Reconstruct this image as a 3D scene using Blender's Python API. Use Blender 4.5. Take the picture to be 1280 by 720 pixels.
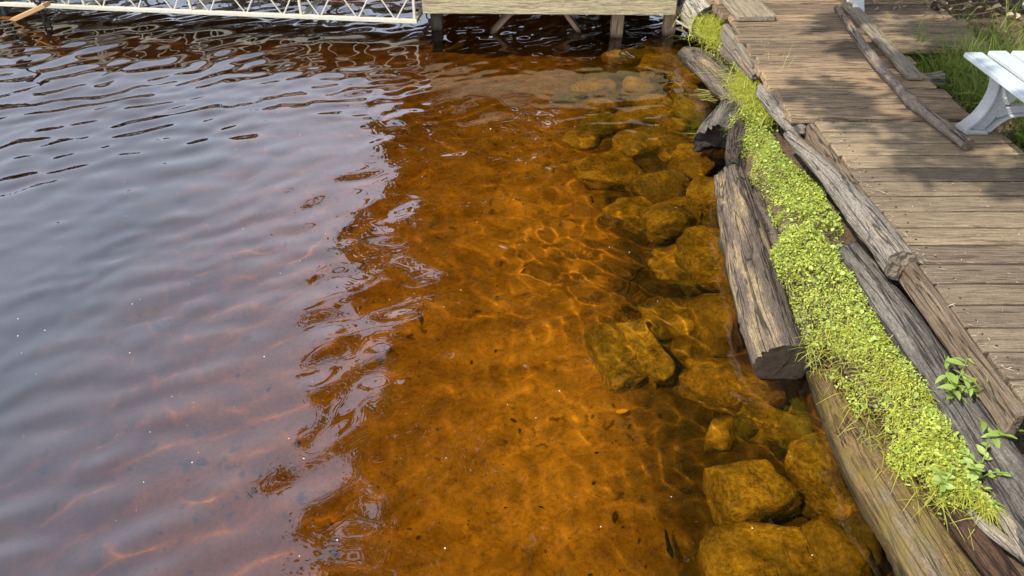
import bpy, math, random
import numpy as np
from mathutils import Vector, Matrix

sc = bpy.context.scene
for o in list(bpy.data.objects):
    bpy.data.objects.remove(o)
COL = sc.collection
RNG = np.random.default_rng(7)
random.seed(7)
R = math.radians

# ------------------------------------------------------------------ camera
PITCH, CAM_H, LENS = R(38), 1.9, 26.0
cd = bpy.data.cameras.new('camera')
cam = bpy.data.objects.new('camera', cd)
COL.objects.link(cam)
cd.lens = LENS
cd.sensor_width = 36
cd.clip_start = .05
cd.clip_end = 2000
cam.location = (0, 0, CAM_H)
cam.rotation_euler = (math.pi / 2 - PITCH, 0, 0)
sc.camera = cam

# ------------------------------------------------------------------ sky, sun, exposure
SUN_EL, SUN_BACK = R(52), R(25)
TO_SUN = Vector((-math.cos(SUN_EL) * math.cos(SUN_BACK), -math.cos(SUN_EL) * math.sin(SUN_BACK), math.sin(SUN_EL)))
world = bpy.data.worlds.new('World')
sc.world = world
world.use_nodes = True
wn = world.node_tree
sky = wn.nodes.new('ShaderNodeTexSky')
sky.sky_type = 'NISHITA'
sky.sun_disc = False
sky.sun_elevation = SUN_EL
sky.sun_rotation = math.atan2(TO_SUN.x, TO_SUN.y)
sky.air_density = 1.0
sky.dust_density = 2.0
sky.ozone_density = 1.0
bg = wn.nodes['Background']
# thin bright veil of high cloud over the whole sky
wtc = wn.nodes.new('ShaderNodeTexCoord')
wno = wn.nodes.new('ShaderNodeTexNoise')
wno.inputs['Scale'].default_value = 2.2
wno.inputs['Detail'].default_value = 5
wn.links.new(wtc.outputs['Generated'], wno.inputs['Vector'])
wmr = wn.nodes.new('ShaderNodeMapRange')
wn.links.new(wno.outputs['Fac'], wmr.inputs['Value'])
wmr.inputs['From Min'].default_value = .3
wmr.inputs['From Max'].default_value = .7
wmr.inputs['To Min'].default_value = .75
wmr.inputs['To Max'].default_value = 1.1
wsx = wn.nodes.new('ShaderNodeSeparateXYZ')
wn.links.new(wtc.outputs['Generated'], wsx.inputs[0])
wel = wn.nodes.new('ShaderNodeMapRange')          # haze thins towards the zenith
wn.links.new(wsx.outputs[2], wel.inputs['Value'])
wel.inputs['From Min'].default_value = 0
wel.inputs['From Max'].default_value = 1
wel.inputs['To Min'].default_value = 1.0
wel.inputs['To Max'].default_value = .06
wmu = wn.nodes.new('ShaderNodeMath')
wmu.operation = 'MULTIPLY'
wmu.use_clamp = True
wn.links.new(wmr.outputs[0], wmu.inputs[0])
wn.links.new(wel.outputs[0], wmu.inputs[1])
wmx = wn.nodes.new('ShaderNodeMix')
wmx.data_type = 'RGBA'
wn.links.new(wmu.outputs[0], wmx.inputs[0])
wn.links.new(sky.outputs[0], wmx.inputs[6])
wmx.inputs[7].default_value = (12.2, 13.5, 16.4, 1)
wn.links.new(wmx.outputs[2], bg.inputs[0])
bg.inputs[1].default_value = .15
sl = bpy.data.lights.new('sun', 'SUN')
sl.energy = 4.7
sl.angle = R(.5)
sl.color = (1, .94, .83)
sun = bpy.data.objects.new('sun', sl)
COL.objects.link(sun)
sun.rotation_euler = TO_SUN.to_track_quat('Z', 'Y').to_euler()
sl.cycles.is_caustics_light = True
sc.view_settings.view_transform = 'Standard'
sc.view_settings.look = 'None'
sc.view_settings.gamma = 1
sc.view_settings.exposure = .15
sc.view_settings.use_curve_mapping = False
sc.render.engine = 'CYCLES'
sc.cycles.use_denoising = True
sc.cycles.max_bounces = 10
sc.cycles.transparent_max_bounces = 8
sc.cycles.sample_clamp_indirect = 6
sc.cycles.caustics_refractive = True
sc.cycles.blur_glossy = .3

# ------------------------------------------------------------------ measuring: photo pixel (1280 x 720) -> point on a level plane
FPX = 1280 * LENS / 36


def ray(x, y):
    r, v = (x - 640) / FPX, (360 - y) / FPX
    return Vector((r, math.cos(PITCH) + v * math.sin(PITCH), -math.sin(PITCH) + v * math.cos(PITCH)))


def G(x, y, z=0.):
    d = ray(x, y)
    t = (CAM_H - z) / -d.z
    return Vector((d.x * t, d.y * t, z))


def U(x, y, z):
    """a point under water at depth z, through the refracting surface"""
    d = ray(x, y).normalized()
    s = G(x, y, 0)
    n = 1 / 1.33
    c = -d.z
    k = math.sqrt(1 - n * n * (1 - c * c))
    e = Vector((d.x * n, d.y * n, -k))
    return s + e * (-z / k)


# ------------------------------------------------------------------ noise
def _h(i, j, k, s):
    n = (i * 374761393 + j * 668265263 + k * 2147483647 + s * 974634777) & 0xffffffff
    n = ((n ^ (n >> 13)) * 1274126177) & 0xffffffff
    n = ((n ^ (n >> 15)) * 2246822519) & 0xffffffff
    return ((n ^ (n >> 16)) & 0xffffff) / 0x7fffff - 1.


def vn(x, y, z, s=0):
    x, y, z = np.broadcast_arrays(np.asarray(x, float), np.asarray(y, float), np.asarray(z, float))
    i, j, k = (np.floor(a).astype(np.int64) for a in (x, y, z))
    f, g, h = x - i, y - j, z - k
    f, g, h = (a * a * (3 - 2 * a) for a in (f, g, h))
    r = 0
    for a in (0, 1):
        for b in (0, 1):
            for c in (0, 1):
                r = r + _h(i + a, j + b, k + c, s) * np.where(a, f, 1 - f) * np.where(b, g, 1 - g) * np.where(c, h, 1 - h)
    return r


def fbm(x, y, z, s=0, n=4):
    r, a = 0, .55
    x, y, z = (np.asarray(q, float) for q in (x, y, z))
    for q in range(n):
        r = r + a * vn(x, y, z, s + q * 17)
        x, y, z, a = x * 2.03 + 3.1, y * 2.03 + 1.7, z * 2.03 + 5.3, a * .5
    return r


# ------------------------------------------------------------------ meshes
def mesh_np(name, V, F, smooth=True, mats=(), attrs=None, mi=None):
    """V (n,3); F list of face arrays (m,k)"""
    me = bpy.data.meshes.new(name)
    V = np.asarray(V, np.float32)
    Fs = [np.asarray(f, np.int32) for f in (F if isinstance(F, list) else [F])]
    me.vertices.add(len(V))
    me.vertices.foreach_set('co', V.ravel())
    loops = np.concatenate([f.ravel() for f in Fs])
    sizes = np.concatenate([np.full(len(f), f.shape[1], np.int32) for f in Fs])
    starts = np.concatenate([[0], np.cumsum(sizes)[:-1]]).astype(np.int32)
    me.loops.add(len(loops))
    me.loops.foreach_set('vertex_index', loops)
    me.polygons.add(len(sizes))
    me.polygons.foreach_set('loop_start', starts)
    me.polygons.foreach_set('loop_total', sizes)
    me.polygons.foreach_set('use_smooth', np.full(len(sizes), smooth))
    for m in mats:
        me.materials.append(m)
    if mi is not None:
        me.polygons.foreach_set('material_index', np.asarray(mi, np.int32))
    for k, (typ, dat) in (attrs or {}).items():
        a = me.attributes.new(k, typ, 'POINT')
        a.data.foreach_set('vector' if typ == 'FLOAT_VECTOR' else 'value', np.asarray(dat, np.float32).ravel())
    me.update(calc_edges=True)
    me.validate()
    return me


def link(name, me, parent=None, loc=None, rot=None):
    o = bpy.data.objects.new(name, me)
    COL.objects.link(o)
    if parent is not None:
        o.parent = parent
    if loc is not None:
        o.location = loc
    if rot is not None:
        o.rotation_euler = rot
    return o


def tag(o, label=None, cat=None, group=None, kind=None):
    if label:
        o['label'] = label
    if cat:
        o['category'] = cat
    if group:
        o['group'] = group
    if kind:
        o['kind'] = kind
    return o


def thing(name, label, cat, loc=(0, 0, 0), rz=0, group=None):
    o = bpy.data.objects.new(name, None)
    COL.objects.link(o)
    o.location = loc
    o.rotation_euler = (0, 0, rz)
    o.empty_display_size = .1
    return tag(o, label, cat, group)


def wet(o):
    """takes the sun focused by the waves"""
    o.cycles.is_caustics_receiver = True
    return o


def box_me(name, sx, sy, sz, mat, bev=.004, nx=1, warp=0., seed=0):
    """bevelled board, centred, long axis x, with nx spans along it and uneven edges"""
    hx, hy, hz = sx / 2, sy / 2, sz / 2
    b = min(bev, hy * .4, hz * .4)
    prof = np.array([(-hy, -hz + b), (-hy, hz - b), (-hy + b, hz), (hy - b, hz), (hy, hz - b), (hy, -hz + b), (hy - b, -hz), (-hy + b, -hz)])
    xs = np.linspace(-hx, hx, nx + 1)
    xs = np.concatenate([[-hx], [-hx + b], xs[1:-1], [hx - b], [hx]])
    V = []
    for i, x in enumerate(xs):
        e = 1.0 if 0 < i < len(xs) - 1 else 1 - 1.6 * b / max(hy, hz)
        ez = 1.0 if 0 < i < len(xs) - 1 else 1 - b / hz
        n = vn(x * 4 + seed * 9.7, np.arange(8) * 2.3, seed * 1.3, 5)
        m = vn(x * 5 + seed * 3.1, np.arange(8) * 1.3 + 40, seed * 2.1, 9)
        for q, (py, pz) in enumerate(prof):
            V.append((x, py * e + warp * n[q], pz * ez + warp * .6 * m[q]))
    F = []
    n = len(xs)
    for i in range(n - 1):
        for q in range(8):
            F.append((i * 8 + q, (i + 1) * 8 + q, (i + 1) * 8 + (q + 1) % 8, i * 8 + (q + 1) % 8))
    me = bpy.data.meshes.new(name)
    me.from_pydata(V, [], F + [tuple(range(8)), tuple(range((n - 1) * 8 + 7, (n - 1) * 8 - 1, -1))])
    me.materials.append(mat)
    me.update()
    return me


def bar_me(name, a, b, w, h, mat, up=(0, 0, 1), bev=.003, warp=0., nx=1, seed=0):
    """board from a to b; returns (mesh, matrix)"""
    a, b = Vector(a), Vector(b)
    x = (b - a).normalized()
    y = Vector(up).cross(x).normalized()
    z = x.cross(y)
    me = box_me(name, (b - a).length, w, h, mat, bev, nx, warp, seed)
    M = Matrix((x, y, z)).transposed().to_4x4()
    M.translation = (a + b) / 2
    return me, M


def bar(name, a, b, w, h, mat, parent=None, **k):
    me, M = bar_me(name, a, b, w, h, mat, **k)
    o = link(name, me, parent)
    o.matrix_local = M
    return o


def spline(pts, n):
    P = np.array(pts, float)
    if len(P) == 2:
        t = np.linspace(0, 1, n)[:, None]
        return P[0] * (1 - t) + P[1] * t
    Q = np.vstack([2 * P[0] - P[1], P, 2 * P[-1] - P[-2]])
    out = []
    for u in np.linspace(0, len(P) - 1 - 1e-6, n):
        i = int(u)
        t = u - i
        p0, p1, p2, p3 = Q[i:i + 4]
        out.append(.5 * ((2 * p1) + (-p0 + p2) * t + (2 * p0 - 5 * p1 + 4 * p2 - p3) * t * t + (-p0 + 3 * p1 - 3 * p2 + p3) * t ** 3))
    return np.array(out)


KNOT = [None]


def sweep_arrays(pts, radii, nr=24, ns=40, seed=0, lump=.12, crack=.06, flat=1., roughend=.02, hollow=0., fine=.02, cf=5., jag=0., nk=0):
    C = spline(pts, ns)
    Rr = spline([(r, 0, 0) for r in radii], ns)[:, 0] if len(radii) > 1 else np.full(ns, radii[0])
    T = np.gradient(C, axis=0)
    T /= np.linalg.norm(T, axis=1)[:, None]
    S = np.concatenate([[0], np.cumsum(np.linalg.norm(np.diff(C, axis=0), axis=1))])
    up = np.array([0, 0, 1.]) if abs(T[0][2]) < .9 else np.array([0, 1., 0])
    X = np.cross(up, T[0])
    X /= np.linalg.norm(X)
    V, REST, KN, rings = [], [], [], []
    kr = np.random.default_rng(seed + 500)
    knots = [(kr.uniform(0, 6.28), kr.uniform(.08, .92) * S[-1], kr.uniform(.16, .34)) for _ in range(nk)]
    th = np.linspace(0, 2 * np.pi, nr, endpoint=False)
    c, s = np.cos(th), np.sin(th)

    def ring(i, k, push):
        nonlocal X
        X = X - T[i] * np.dot(X, T[i])
        X /= np.linalg.norm(X)
        Yv = np.cross(T[i], X)
        sl_ = S[i]
        r = Rr[i]
        rm = float(np.mean(Rr))
        d = 1 + lump * fbm(c * 1.1 + seed * 7.3, s * 1.1, sl_ / rm * .22, seed, 3)
        cr = vn(c * cf + seed, s * cf, sl_ / rm * .16 + seed * 3, seed + 5)
        d = d - crack * np.clip(1 - np.abs(cr) * 5, 0, 1)
        d = d + fine * vn(c * cf * 3.1, s * cf * 3.1, sl_ / rm * .5, seed + 9)
        kv = np.zeros(nr)
        for ka, ks, kw in knots:
            da = np.abs((th - ka + np.pi) % (2 * np.pi) - np.pi)
            q = np.sqrt((da / kw) ** 2 + ((sl_ - ks) / (kw * rm * 1.5)) ** 2)
            d = d + .16 * kw / .3 * np.exp(-q * q * .5) - .16 * np.exp(-(q * 2.2) ** 2)
            kv = np.maximum(kv, np.exp(-(q * 1.5) ** 2) * (k == 1))
        KN.extend(kv)
        off = push * T[i]
        jg = jag * np.clip(vn(c * 2.2 + seed, s * 2.2, 1.7, seed + 31), -1, 1)
        if k < 1:
            dist = roughend * (vn(c * k * 4, s * k * 4, seed + 2., seed + 21) + .6 * vn(c * k * 11, s * k * 11, seed + 2., seed + 22)) + jg * (1 if k > .9 else .12) - hollow * (1 - k) ** .6
        else:
            dist = jg
        P = C[i] + off + (X[None] * (c * r * d * k)[:, None] + Yv[None] * (s * r * d * k * flat)[:, None])
        P = P + T[i][None] * (np.sign(push) * dist if push != 0 else 0 * c)[:, None]
        rings.append(len(V))
        V.extend(P)
        REST.extend(np.stack([c * r * k, s * r * k, np.full(nr, sl_ + push) + (0 if k == 1 else 40.)], -1))

    e = 1e-5
    for k in (.04, .22, .42, .6, .76, .88, .96):
        ring(0, k, -e)
    for i in range(ns):
        ring(i, 1, (-e if i == 0 else (e if i == ns - 1 else 0)))
    for k in (.96, .88, .76, .6, .42, .22, .04):
        ring(ns - 1, k, e)
    F, MI = [], []
    m = len(rings)
    for q in range(m - 1):
        a, b = rings[q], rings[q + 1]
        cap = q < 7 or q >= m - 8
        for j in range(nr):
            F.append((a + j, a + (j + 1) % nr, b + (j + 1) % nr, b + j))
            MI.append(1 if cap else 0)
    KNOT[0] = np.array(KN)
    return np.array(V), np.array(F), np.array(REST), MI


def log(name, pts, radii, mat, endmat=None, parent=None, **k):
    V, F, REST, MI = sweep_arrays(pts, radii, **k)
    V0 = V.mean(0)
    V0[2] = V[:, 2].min()
    me = mesh_np(name, V - V0, F, True, [mat, endmat or mat], {'rest': ('FLOAT_VECTOR', REST), 'knot': ('FLOAT', KNOT[0])}, MI)
    return link(name, me, parent, tuple(V0))


def multi_log(name, specs, mats, parent=None):
    Vs, Fs, Rs, off = [], [], [], 0
    for pts, radii, k in specs:
        V, F, REST, MI = sweep_arrays(pts, radii, **k)
        Vs.append(V)
        Fs.append(F + off)
        Rs.append(REST)
        off += len(V)
    V = np.vstack(Vs)
    V0 = V.mean(0)
    V0[2] = V[:, 2].min()
    me = mesh_np(name, V - V0, np.vstack(Fs), True, mats, {'rest': ('FLOAT_VECTOR', np.vstack(Rs))})
    return link(name, me, parent, tuple(V0))


# ------------------------------------------------------------------ materials
class N:
    def __init__(s, name):
        s.m = bpy.data.materials.new(name)
        s.m.use_nodes = True
        s.t = s.m.node_tree
        s.b = s.t.nodes['Principled BSDF']
        s.out = s.t.nodes['Material Output']
        s.b.inputs['Roughness'].default_value = .85
        s.b.inputs['Specular IOR Level'].default_value = .25

    def new(s, typ, **k):
        n = s.t.nodes.new(typ)
        for a, v in k.items():
            if a[0] == '_':
                n.inputs[a[1:].replace('_', ' ')].default_value = v
            else:
                setattr(n, a, v)
        return n

    def l(s, a, b):
        s.t.links.new(a, b)

    def coord(s, kind='Object', scale=(1, 1, 1), rand=True, attr=None):
        if attr:
            src = s.new('ShaderNodeAttribute', attribute_name=attr).outputs['Vector']
        else:
            src = s.new('ShaderNodeTexCoord').outputs[kind]
        if rand:
            oi = s.new('ShaderNodeObjectInfo')
            mu = s.new('ShaderNodeMath', operation='MULTIPLY')
            s.l(oi.outputs['Random'], mu.inputs[0])
            mu.inputs[1].default_value = 37.
            ad = s.new('ShaderNodeVectorMath', operation='ADD')
            s.l(src, ad.inputs[0])
            s.l(mu.outputs[0], ad.inputs[1])
            src = ad.outputs[0]
        mp = s.new('ShaderNodeMapping')
        s.l(src, mp.inputs[0])
        mp.inputs['Scale'].default_value = scale
        return mp.outputs[0]

    def noise(s, vec, scale=5., detail=4., rough=.6, dist=0.):
        n = s.new('ShaderNodeTexNoise')
        s.l(vec, n.inputs['Vector'])
        n.inputs['Scale'].default_value = scale
        n.inputs['Detail'].default_value = detail
        n.inputs['Roughness'].default_value = rough
        n.inputs['Distortion'].default_value = dist
        return n.outputs['Fac']

    def ramp(s, fac, stops):
        n = s.new('ShaderNodeValToRGB')
        s.l(fac, n.inputs[0])
        el = n.color_ramp.elements
        while len(el) < len(stops):
            el.new(.5)
        for e, (p, c) in zip(el, stops):
            e.position = p
            e.color = (*c, 1) if len(c) == 3 else c
        return n.outputs[0]

    def mix(s, fac, a, b, mode='MIX'):
        n = s.new('ShaderNodeMix', data_type='RGBA', blend_type=mode)
        for v, i in ((fac, 0), (a, 6), (b, 7)):
            if isinstance(v, (int, float)):
                n.inputs[i].default_value = v
            elif isinstance(v, tuple):
                n.inputs[i].default_value = (*v, 1)
            else:
                s.l(v, n.inputs[i])
        return n.outputs[2]

    def col(s, c):
        if isinstance(c, tuple):
            s.b.inputs['Base Color'].default_value = (*c, 1)
        else:
            s.l(c, s.b.inputs['Base Color'])

    def bump(s, h, strength=.5, dist=.01):
        n = s.new('ShaderNodeBump')
        n.inputs['Strength'].default_value = strength
        n.inputs['Distance'].default_value = dist
        s.l(h, n.inputs['Height'])
        s.l(n.outputs[0], s.b.inputs['Normal'])


def f3(v):
    return (v, v, v)


def log_mat(name, dark, mid, light, patch=None, patch_lo=.5, moss=None, rough=.85, bump=.8, moss_lo=.48):
    m = N(name)
    v = m.coord(attr='rest', scale=(38, 38, 2.2))
    g = m.noise(v, 1.6, 6, .68, .3)
    c = m.ramp(g, [(.28, dark), (.45, mid), (.62, mid), (.78, light)])
    v2 = m.coord(attr='rest', scale=(9, 9, 2.0))
    if patch:
        p = m.ramp(m.noise(v2, 1.2, 4, .6), [(patch_lo, f3(0)), (patch_lo + .12, f3(1))])
        c = m.mix(p, c, m.mix(.75, c, patch))
    fine = m.noise(m.coord(attr='rest', scale=(110, 110, 14)), 2., 5, .75)
    c = m.mix(.8, c, m.ramp(fine, [(.34, f3(.28)), (.5, f3(.8)), (.66, f3(1.35))]), 'MULTIPLY')
    spk = m.noise(m.coord(attr='rest', scale=(90, 90, 60)), 2.2, 4, .8)
    c = m.mix(.6, c, m.ramp(spk, [(.36, f3(.4)), (.5, f3(1.)), (.68, f3(1.4))]), 'MULTIPLY')
    cn = m.noise(m.coord(attr='rest', scale=(22, 22, 1.1)), 1.5, 3, .5, .6)
    crk = m.ramp(cn, [(.470, f3(1)), (.492, f3(.12)), (.508, f3(.12)), (.53, f3(1))])
    c = m.mix(.85, c, crk, 'MULTIPLY')
    if moss:
        mm = m.ramp(m.noise(m.coord(attr='rest', scale=(6, 6, 4)), 2.0, 5, .65), [(moss_lo, f3(0)), (moss_lo + .22, f3(.85))])
        c = m.mix(mm, c, m.mix(m.noise(m.coord(attr='rest', scale=(90, 90, 90)), 1.5, 3), tuple(q * .6 for q in moss), moss))
    gp = m.new('ShaderNodeNewGeometry')
    sz_ = m.new('ShaderNodeSeparateXYZ')
    m.l(gp.outputs['Position'], sz_.inputs[0])
    wl = m.new('ShaderNodeMath', operation='MULTIPLY_ADD')
    m.l(spk, wl.inputs[0])
    wl.inputs[1].default_value = -.10
    m.l(sz_.outputs[2], wl.inputs[2])
    band = m.ramp(wl.outputs[0], [(.0, f3(1)), (.025, f3(0))])
    c = m.mix(band, c, m.mix(1., c, (.34, .33, .22), 'MULTIPLY'))      # wet, slimy to just above the waterline
    kn = m.new('ShaderNodeAttribute', attribute_name='knot').outputs['Fac']
    c = m.mix(m.ramp(kn, [(.25, f3(0)), (.7, f3(.85))]), c, dark)
    m.col(c)
    m.b.inputs['Roughness'].default_value = rough
    h = m.mix(.5, m.mix(.5, g, fine), crk, 'MULTIPLY')
    m.bump(h, bump, .018)
    return m.m


def end_mat(name, dark, light):
    m = N(name)
    v = m.coord(attr='rest', scale=(1, 1, .0))
    w = m.new('ShaderNodeTexWave', wave_type='RINGS', rings_direction='Z')
    m.l(v, w.inputs[0])
    w.inputs['Scale'].default_value = 55
    w.inputs['Distortion'].default_value = 3.
    w.inputs['Detail'].default_value = 3
    n = m.noise(m.coord(attr='rest', scale=(60, 60, 1)), 1.5, 5, .7)
    c = m.mix(m.mix(.6, w.outputs['Fac'], n), dark, light)
    m.col(c)
    m.bump(n, .8, .01)
    return m.m


def plank_mat(name, dark, mid, light, weather=.5, stain=(.06, .05, .04), ridge=.35):
    m = N(name)
    g = m.noise(m.coord(scale=(2.6, 34, 34)), 1.8, 6, .66, .4)
    lo = .34
    c = m.ramp(g, [(lo, dark), (lo + .12, mid), (.62, mid), (.8, light)])
    oi = m.new('ShaderNodeObjectInfo')
    tint = m.ramp(oi.outputs['Random'], [(0, (.68, .66, .66)), (.5, (1., .97, .93)), (1, (1.28, 1.2, 1.08))])
    c = m.mix(1., c, tint, 'MULTIPLY')
    big = m.noise(m.coord(scale=(3, 9, 9)), 1.5, 4, .6)
    c = m.mix(m.ramp(big, [(.52, f3(0)), (.72, f3(weather))]), c, stain)
    hair = m.noise(m.coord(scale=(5, 150, 150)), 2., 3, .7)
    c = m.mix(.7, c, m.ramp(hair, [(.34, f3(.4)), (.5, f3(.95)), (.66, f3(1.3))]), 'MULTIPLY')
    spk = m.noise(m.coord(scale=(60, 90, 90)), 2.2, 4, .8)
    c = m.mix(.45, c, m.ramp(spk, [(.36, f3(.45)), (.5, f3(1.)), (.68, f3(1.4))]), 'MULTIPLY')
    cn = m.noise(m.coord(scale=(1.3, 26, 26)), 1.5, 3, .5, .5)
    crk = m.ramp(cn, [(.474, f3(1)), (.493, f3(.2)), (.507, f3(.2)), (.526, f3(1))])
    c = m.mix(ridge, c, crk, 'MULTIPLY')
    gp = m.new('ShaderNodeNewGeometry')
    sz_ = m.new('ShaderNodeSeparateXYZ')
    m.l(gp.outputs['Position'], sz_.inputs[0])
    band = m.ramp(sz_.outputs[2], [(.0, f3(1)), (.04, f3(0))])
    c = m.mix(band, c, m.mix(1., c, (.22, .22, .16), 'MULTIPLY'))      # soaked below the waterline, darkened further so sunk wood shows less
    m.col(c)
    m.b.inputs['Roughness'].default_value = .8
    m.bump(m.mix(.6, m.mix(.45, g, hair), crk, 'MULTIPLY'), .9, .006 + .012 * ridge)
    return m.m


M = {}
M['grey_log'] = log_mat('grey_weathered_wood', (.07, .058, .046), (.30, .262, .215), (.56, .50, .42), patch=(.36, .29, .20))
M['brown_log'] = log_mat('brown_rotting_wood', (.035, .026, .02), (.165, .128, .098), (.36, .285, .205), patch=(.42, .31, .17), patch_lo=.54)
M['dark_log'] = log_mat('dark_grey_wood', (.04, .034, .03), (.15, .132, .112), (.42, .385, .335), patch=(.26, .23, .19))
M['moss_log'] = log_mat('mossy_wood', (.04, .024, .011), (.225, .145, .058), (.44, .31, .13), patch=(.25, .20, .15), moss=(.24, .18, .04), moss_lo=.46)
M['red_log'] = log_mat('damp_red_brown_wood', (.02, .012, .008), (.10, .055, .032), (.22, .13, .08))
M['rotten'] = log_mat('fibrous_rotten_wood', (.012, .009, .007), (.085, .064, .048), (.26, .20, .15))
M['pale_log'] = log_mat('pale_barkless_wood', (.16, .14, .11), (.50, .45, .37), (.68, .63, .54), patch=(.42, .36, .27))
M['black_end'] = end_mat('blackened_end_grain', (.02, .018, .015), (.10, .09, .08))
M['brown_end'] = end_mat('brown_end_grain', (.07, .05, .035), (.30, .24, .17))
M['wet_end'] = end_mat('wet_dark_end_grain', (.015, .010, .006), (.075, .052, .032))
M['rot_end'] = end_mat('charred_rot', (.008, .006, .005), (.085, .065, .05))
M['stick'] = log_mat('stick_bark', (.08, .058, .042), (.26, .21, .165), (.42, .36, .29), patch=(.36, .22, .13), patch_lo=.55)
M['twig'] = log_mat('dark_twig', (.02, .014, .008), (.06, .04, .022), (.12, .08, .04))
M['deck'] = plank_mat('weathered_deck_wood', (.12, .092, .06), (.29, .228, .152), (.44, .36, .255), .32, (.17, .142, .10), ridge=.2)
M['old_deck'] = plank_mat('old_ridged_deck_wood', (.09, .066, .046), (.34, .25, .16), (.68, .54, .37), .45, (.14, .12, .095), ridge=.6)
M['grey_board'] = plank_mat('grey_board_wood', (.1, .085, .062), (.27, .235, .175), (.40, .355, .27), .4, (.14, .12, .09))
M['rim'] = plank_mat('split_brown_rim_wood', (.045, .034, .025), (.185, .145, .105), (.40, .32, .22), .6, (.13, .085, .05), ridge=1.)
M['fascia'] = plank_mat('pale_treated_wood', (.30, .24, .12), (.62, .53, .31), (.78, .69, .44), .6, (.30, .26, .18))
M['post'] = plank_mat('pier_post_wood', (.10, .07, .045), (.34, .25, .16), (.55, .46, .36), .4, (.4, .2, .1))
M['under'] = plank_mat('shade_toned_wood', (.015, .012, .01), (.05, .04, .03), (.08, .065, .05))  # shade beneath the decks put into the wood colour


def simple(name, c, rough=.5, metal=0., spec=.3, var=.12, vscale=30):
    m = N(name)
    n = m.noise(m.coord(), vscale, 4, .6)
    m.col(m.mix(n, tuple(q * (1 - var) for q in c), tuple(min(1, q * (1 + var)) for q in c)))
    m.b.inputs['Roughness'].default_value = rough
    m.b.inputs['Metallic'].default_value = metal
    m.b.inputs['Specular IOR Level'].default_value = spec
    m.bump(n, .1, .002)
    return m.m


M['alu'] = simple('painted_aluminium', (.60, .55, .42), .5, 0, .4, .2)
M['white'] = simple('white_bench_paint', (.50, .545, .56), .5, 0, .3, .14, 14)
M['cast'] = simple('white_cast_metal', (.42, .42, .41), .65, 0, .3, .35, 110)
M['pipe'] = simple('dark_steel_pipe', (.03, .028, .026), .5, .3)
M['rubber'] = simple('black_rubber', (.02, .02, .02), .8)
M['fleck'] = simple('pale_floating_fluff', (.8, .78, .72), .9)


def leaf_mat(name, a, b, c, trans=.35, rough=.55):
    m = N(name)
    at = m.new('ShaderNodeAttribute', attribute_name='var')
    colr = m.ramp(at.outputs['Fac'], [(0, a), (.5, b), (1, c)])
    m.col(colr)
    m.b.inputs['Roughness'].default_value = rough
    m.b.inputs['Specular IOR Level'].default_value = .3
    tr = m.new('ShaderNodeBsdfTranslucent')
    m.l(m.mix(1., colr, (1., 1., .45), 'MULTIPLY'), tr.inputs[0])
    mx = m.new('ShaderNodeMixShader')
    mx.inputs[0].default_value = trans
    m.l(m.b.outputs[0], mx.inputs[1])
    m.l(tr.outputs[0], mx.inputs[2])
    m.l(mx.outputs[0], m.out.inputs[0])
    return m.m


M['cover'] = leaf_mat('yellow_green_groundcover', (.22, .23, .055), (.46, .55, .085), (.64, .70, .17), .3)
M['grass'] = leaf_mat('fresh_grass', (.13, .17, .025), (.19, .27, .035), (.34, .36, .09), .35)
M['yellow_grass'] = leaf_mat('yellow_green_grass', (.32, .29, .06), (.52, .56, .07), (.68, .66, .18), .35)
M['weed'] = leaf_mat('mid_green_weed_leaf', (.20, .29, .06), (.33, .45, .10), (.48, .56, .18), .35)
M['crown'] = leaf_mat('tree_leaves', (.035, .05, .012), (.06, .09, .018), (.10, .13, .03), .35)
M['far_crown'] = leaf_mat('far_tree_leaves', (.02, .028, .012), (.03, .04, .016), (.045, .055, .022), .2)
M['litter'] = leaf_mat('dead_leaf_litter', (.10, .068, .045), (.30, .215, .14), (.55, .44, .30), .15, .8)
M['reed'] = leaf_mat('drowned_grass', (.20, .18, .05), (.32, .28, .08), (.45, .42, .15), .2)
M['bark'] = log_mat('tree_bark', (.03, .024, .018), (.09, .072, .055), (.18, .15, .12))

# soil
m = N('bank_soil')
n1 = m.noise(m.coord(rand=False), 9, 6, .7)
n2 = m.noise(m.coord(rand=False), 70, 4, .7)
c = m.ramp(m.mix(.5, n1, n2), [(.3, (.045, .03, .02)), (.5, (.13, .09, .055)), (.7, (.24, .175, .11))])
m.col(c)
m.b.inputs['Roughness'].default_value = .95
m.bump(m.mix(.5, n1, n2), 1., .03)
M['soil'] = m.m

# lake bed: rust-stained sand with dark silt drifts
m = N('amber_silt_bed')
co = m.coord(rand=False)
n1 = m.noise(co, 1.1, 5, .6, .4)
n2 = m.noise(co, 7, 5, .65, .5)
n3 = m.noise(co, 48, 6, .8)
base = m.ramp(n1, [(.3, (.27, .175, .08)), (.5, (.40, .265, .125)), (.72, (.52, .35, .17))])
drift = m.ramp(n2, [(.34, (.42, .38, .30)), (.47, (.85, .82, .78)), (.6, f3(1.15))])
c = m.mix(.75, base, drift, 'MULTIPLY')
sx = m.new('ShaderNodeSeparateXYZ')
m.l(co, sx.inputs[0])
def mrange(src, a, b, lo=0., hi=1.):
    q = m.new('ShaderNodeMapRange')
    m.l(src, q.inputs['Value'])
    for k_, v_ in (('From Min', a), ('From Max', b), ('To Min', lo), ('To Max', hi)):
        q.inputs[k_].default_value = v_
    return q.outputs[0]


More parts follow.
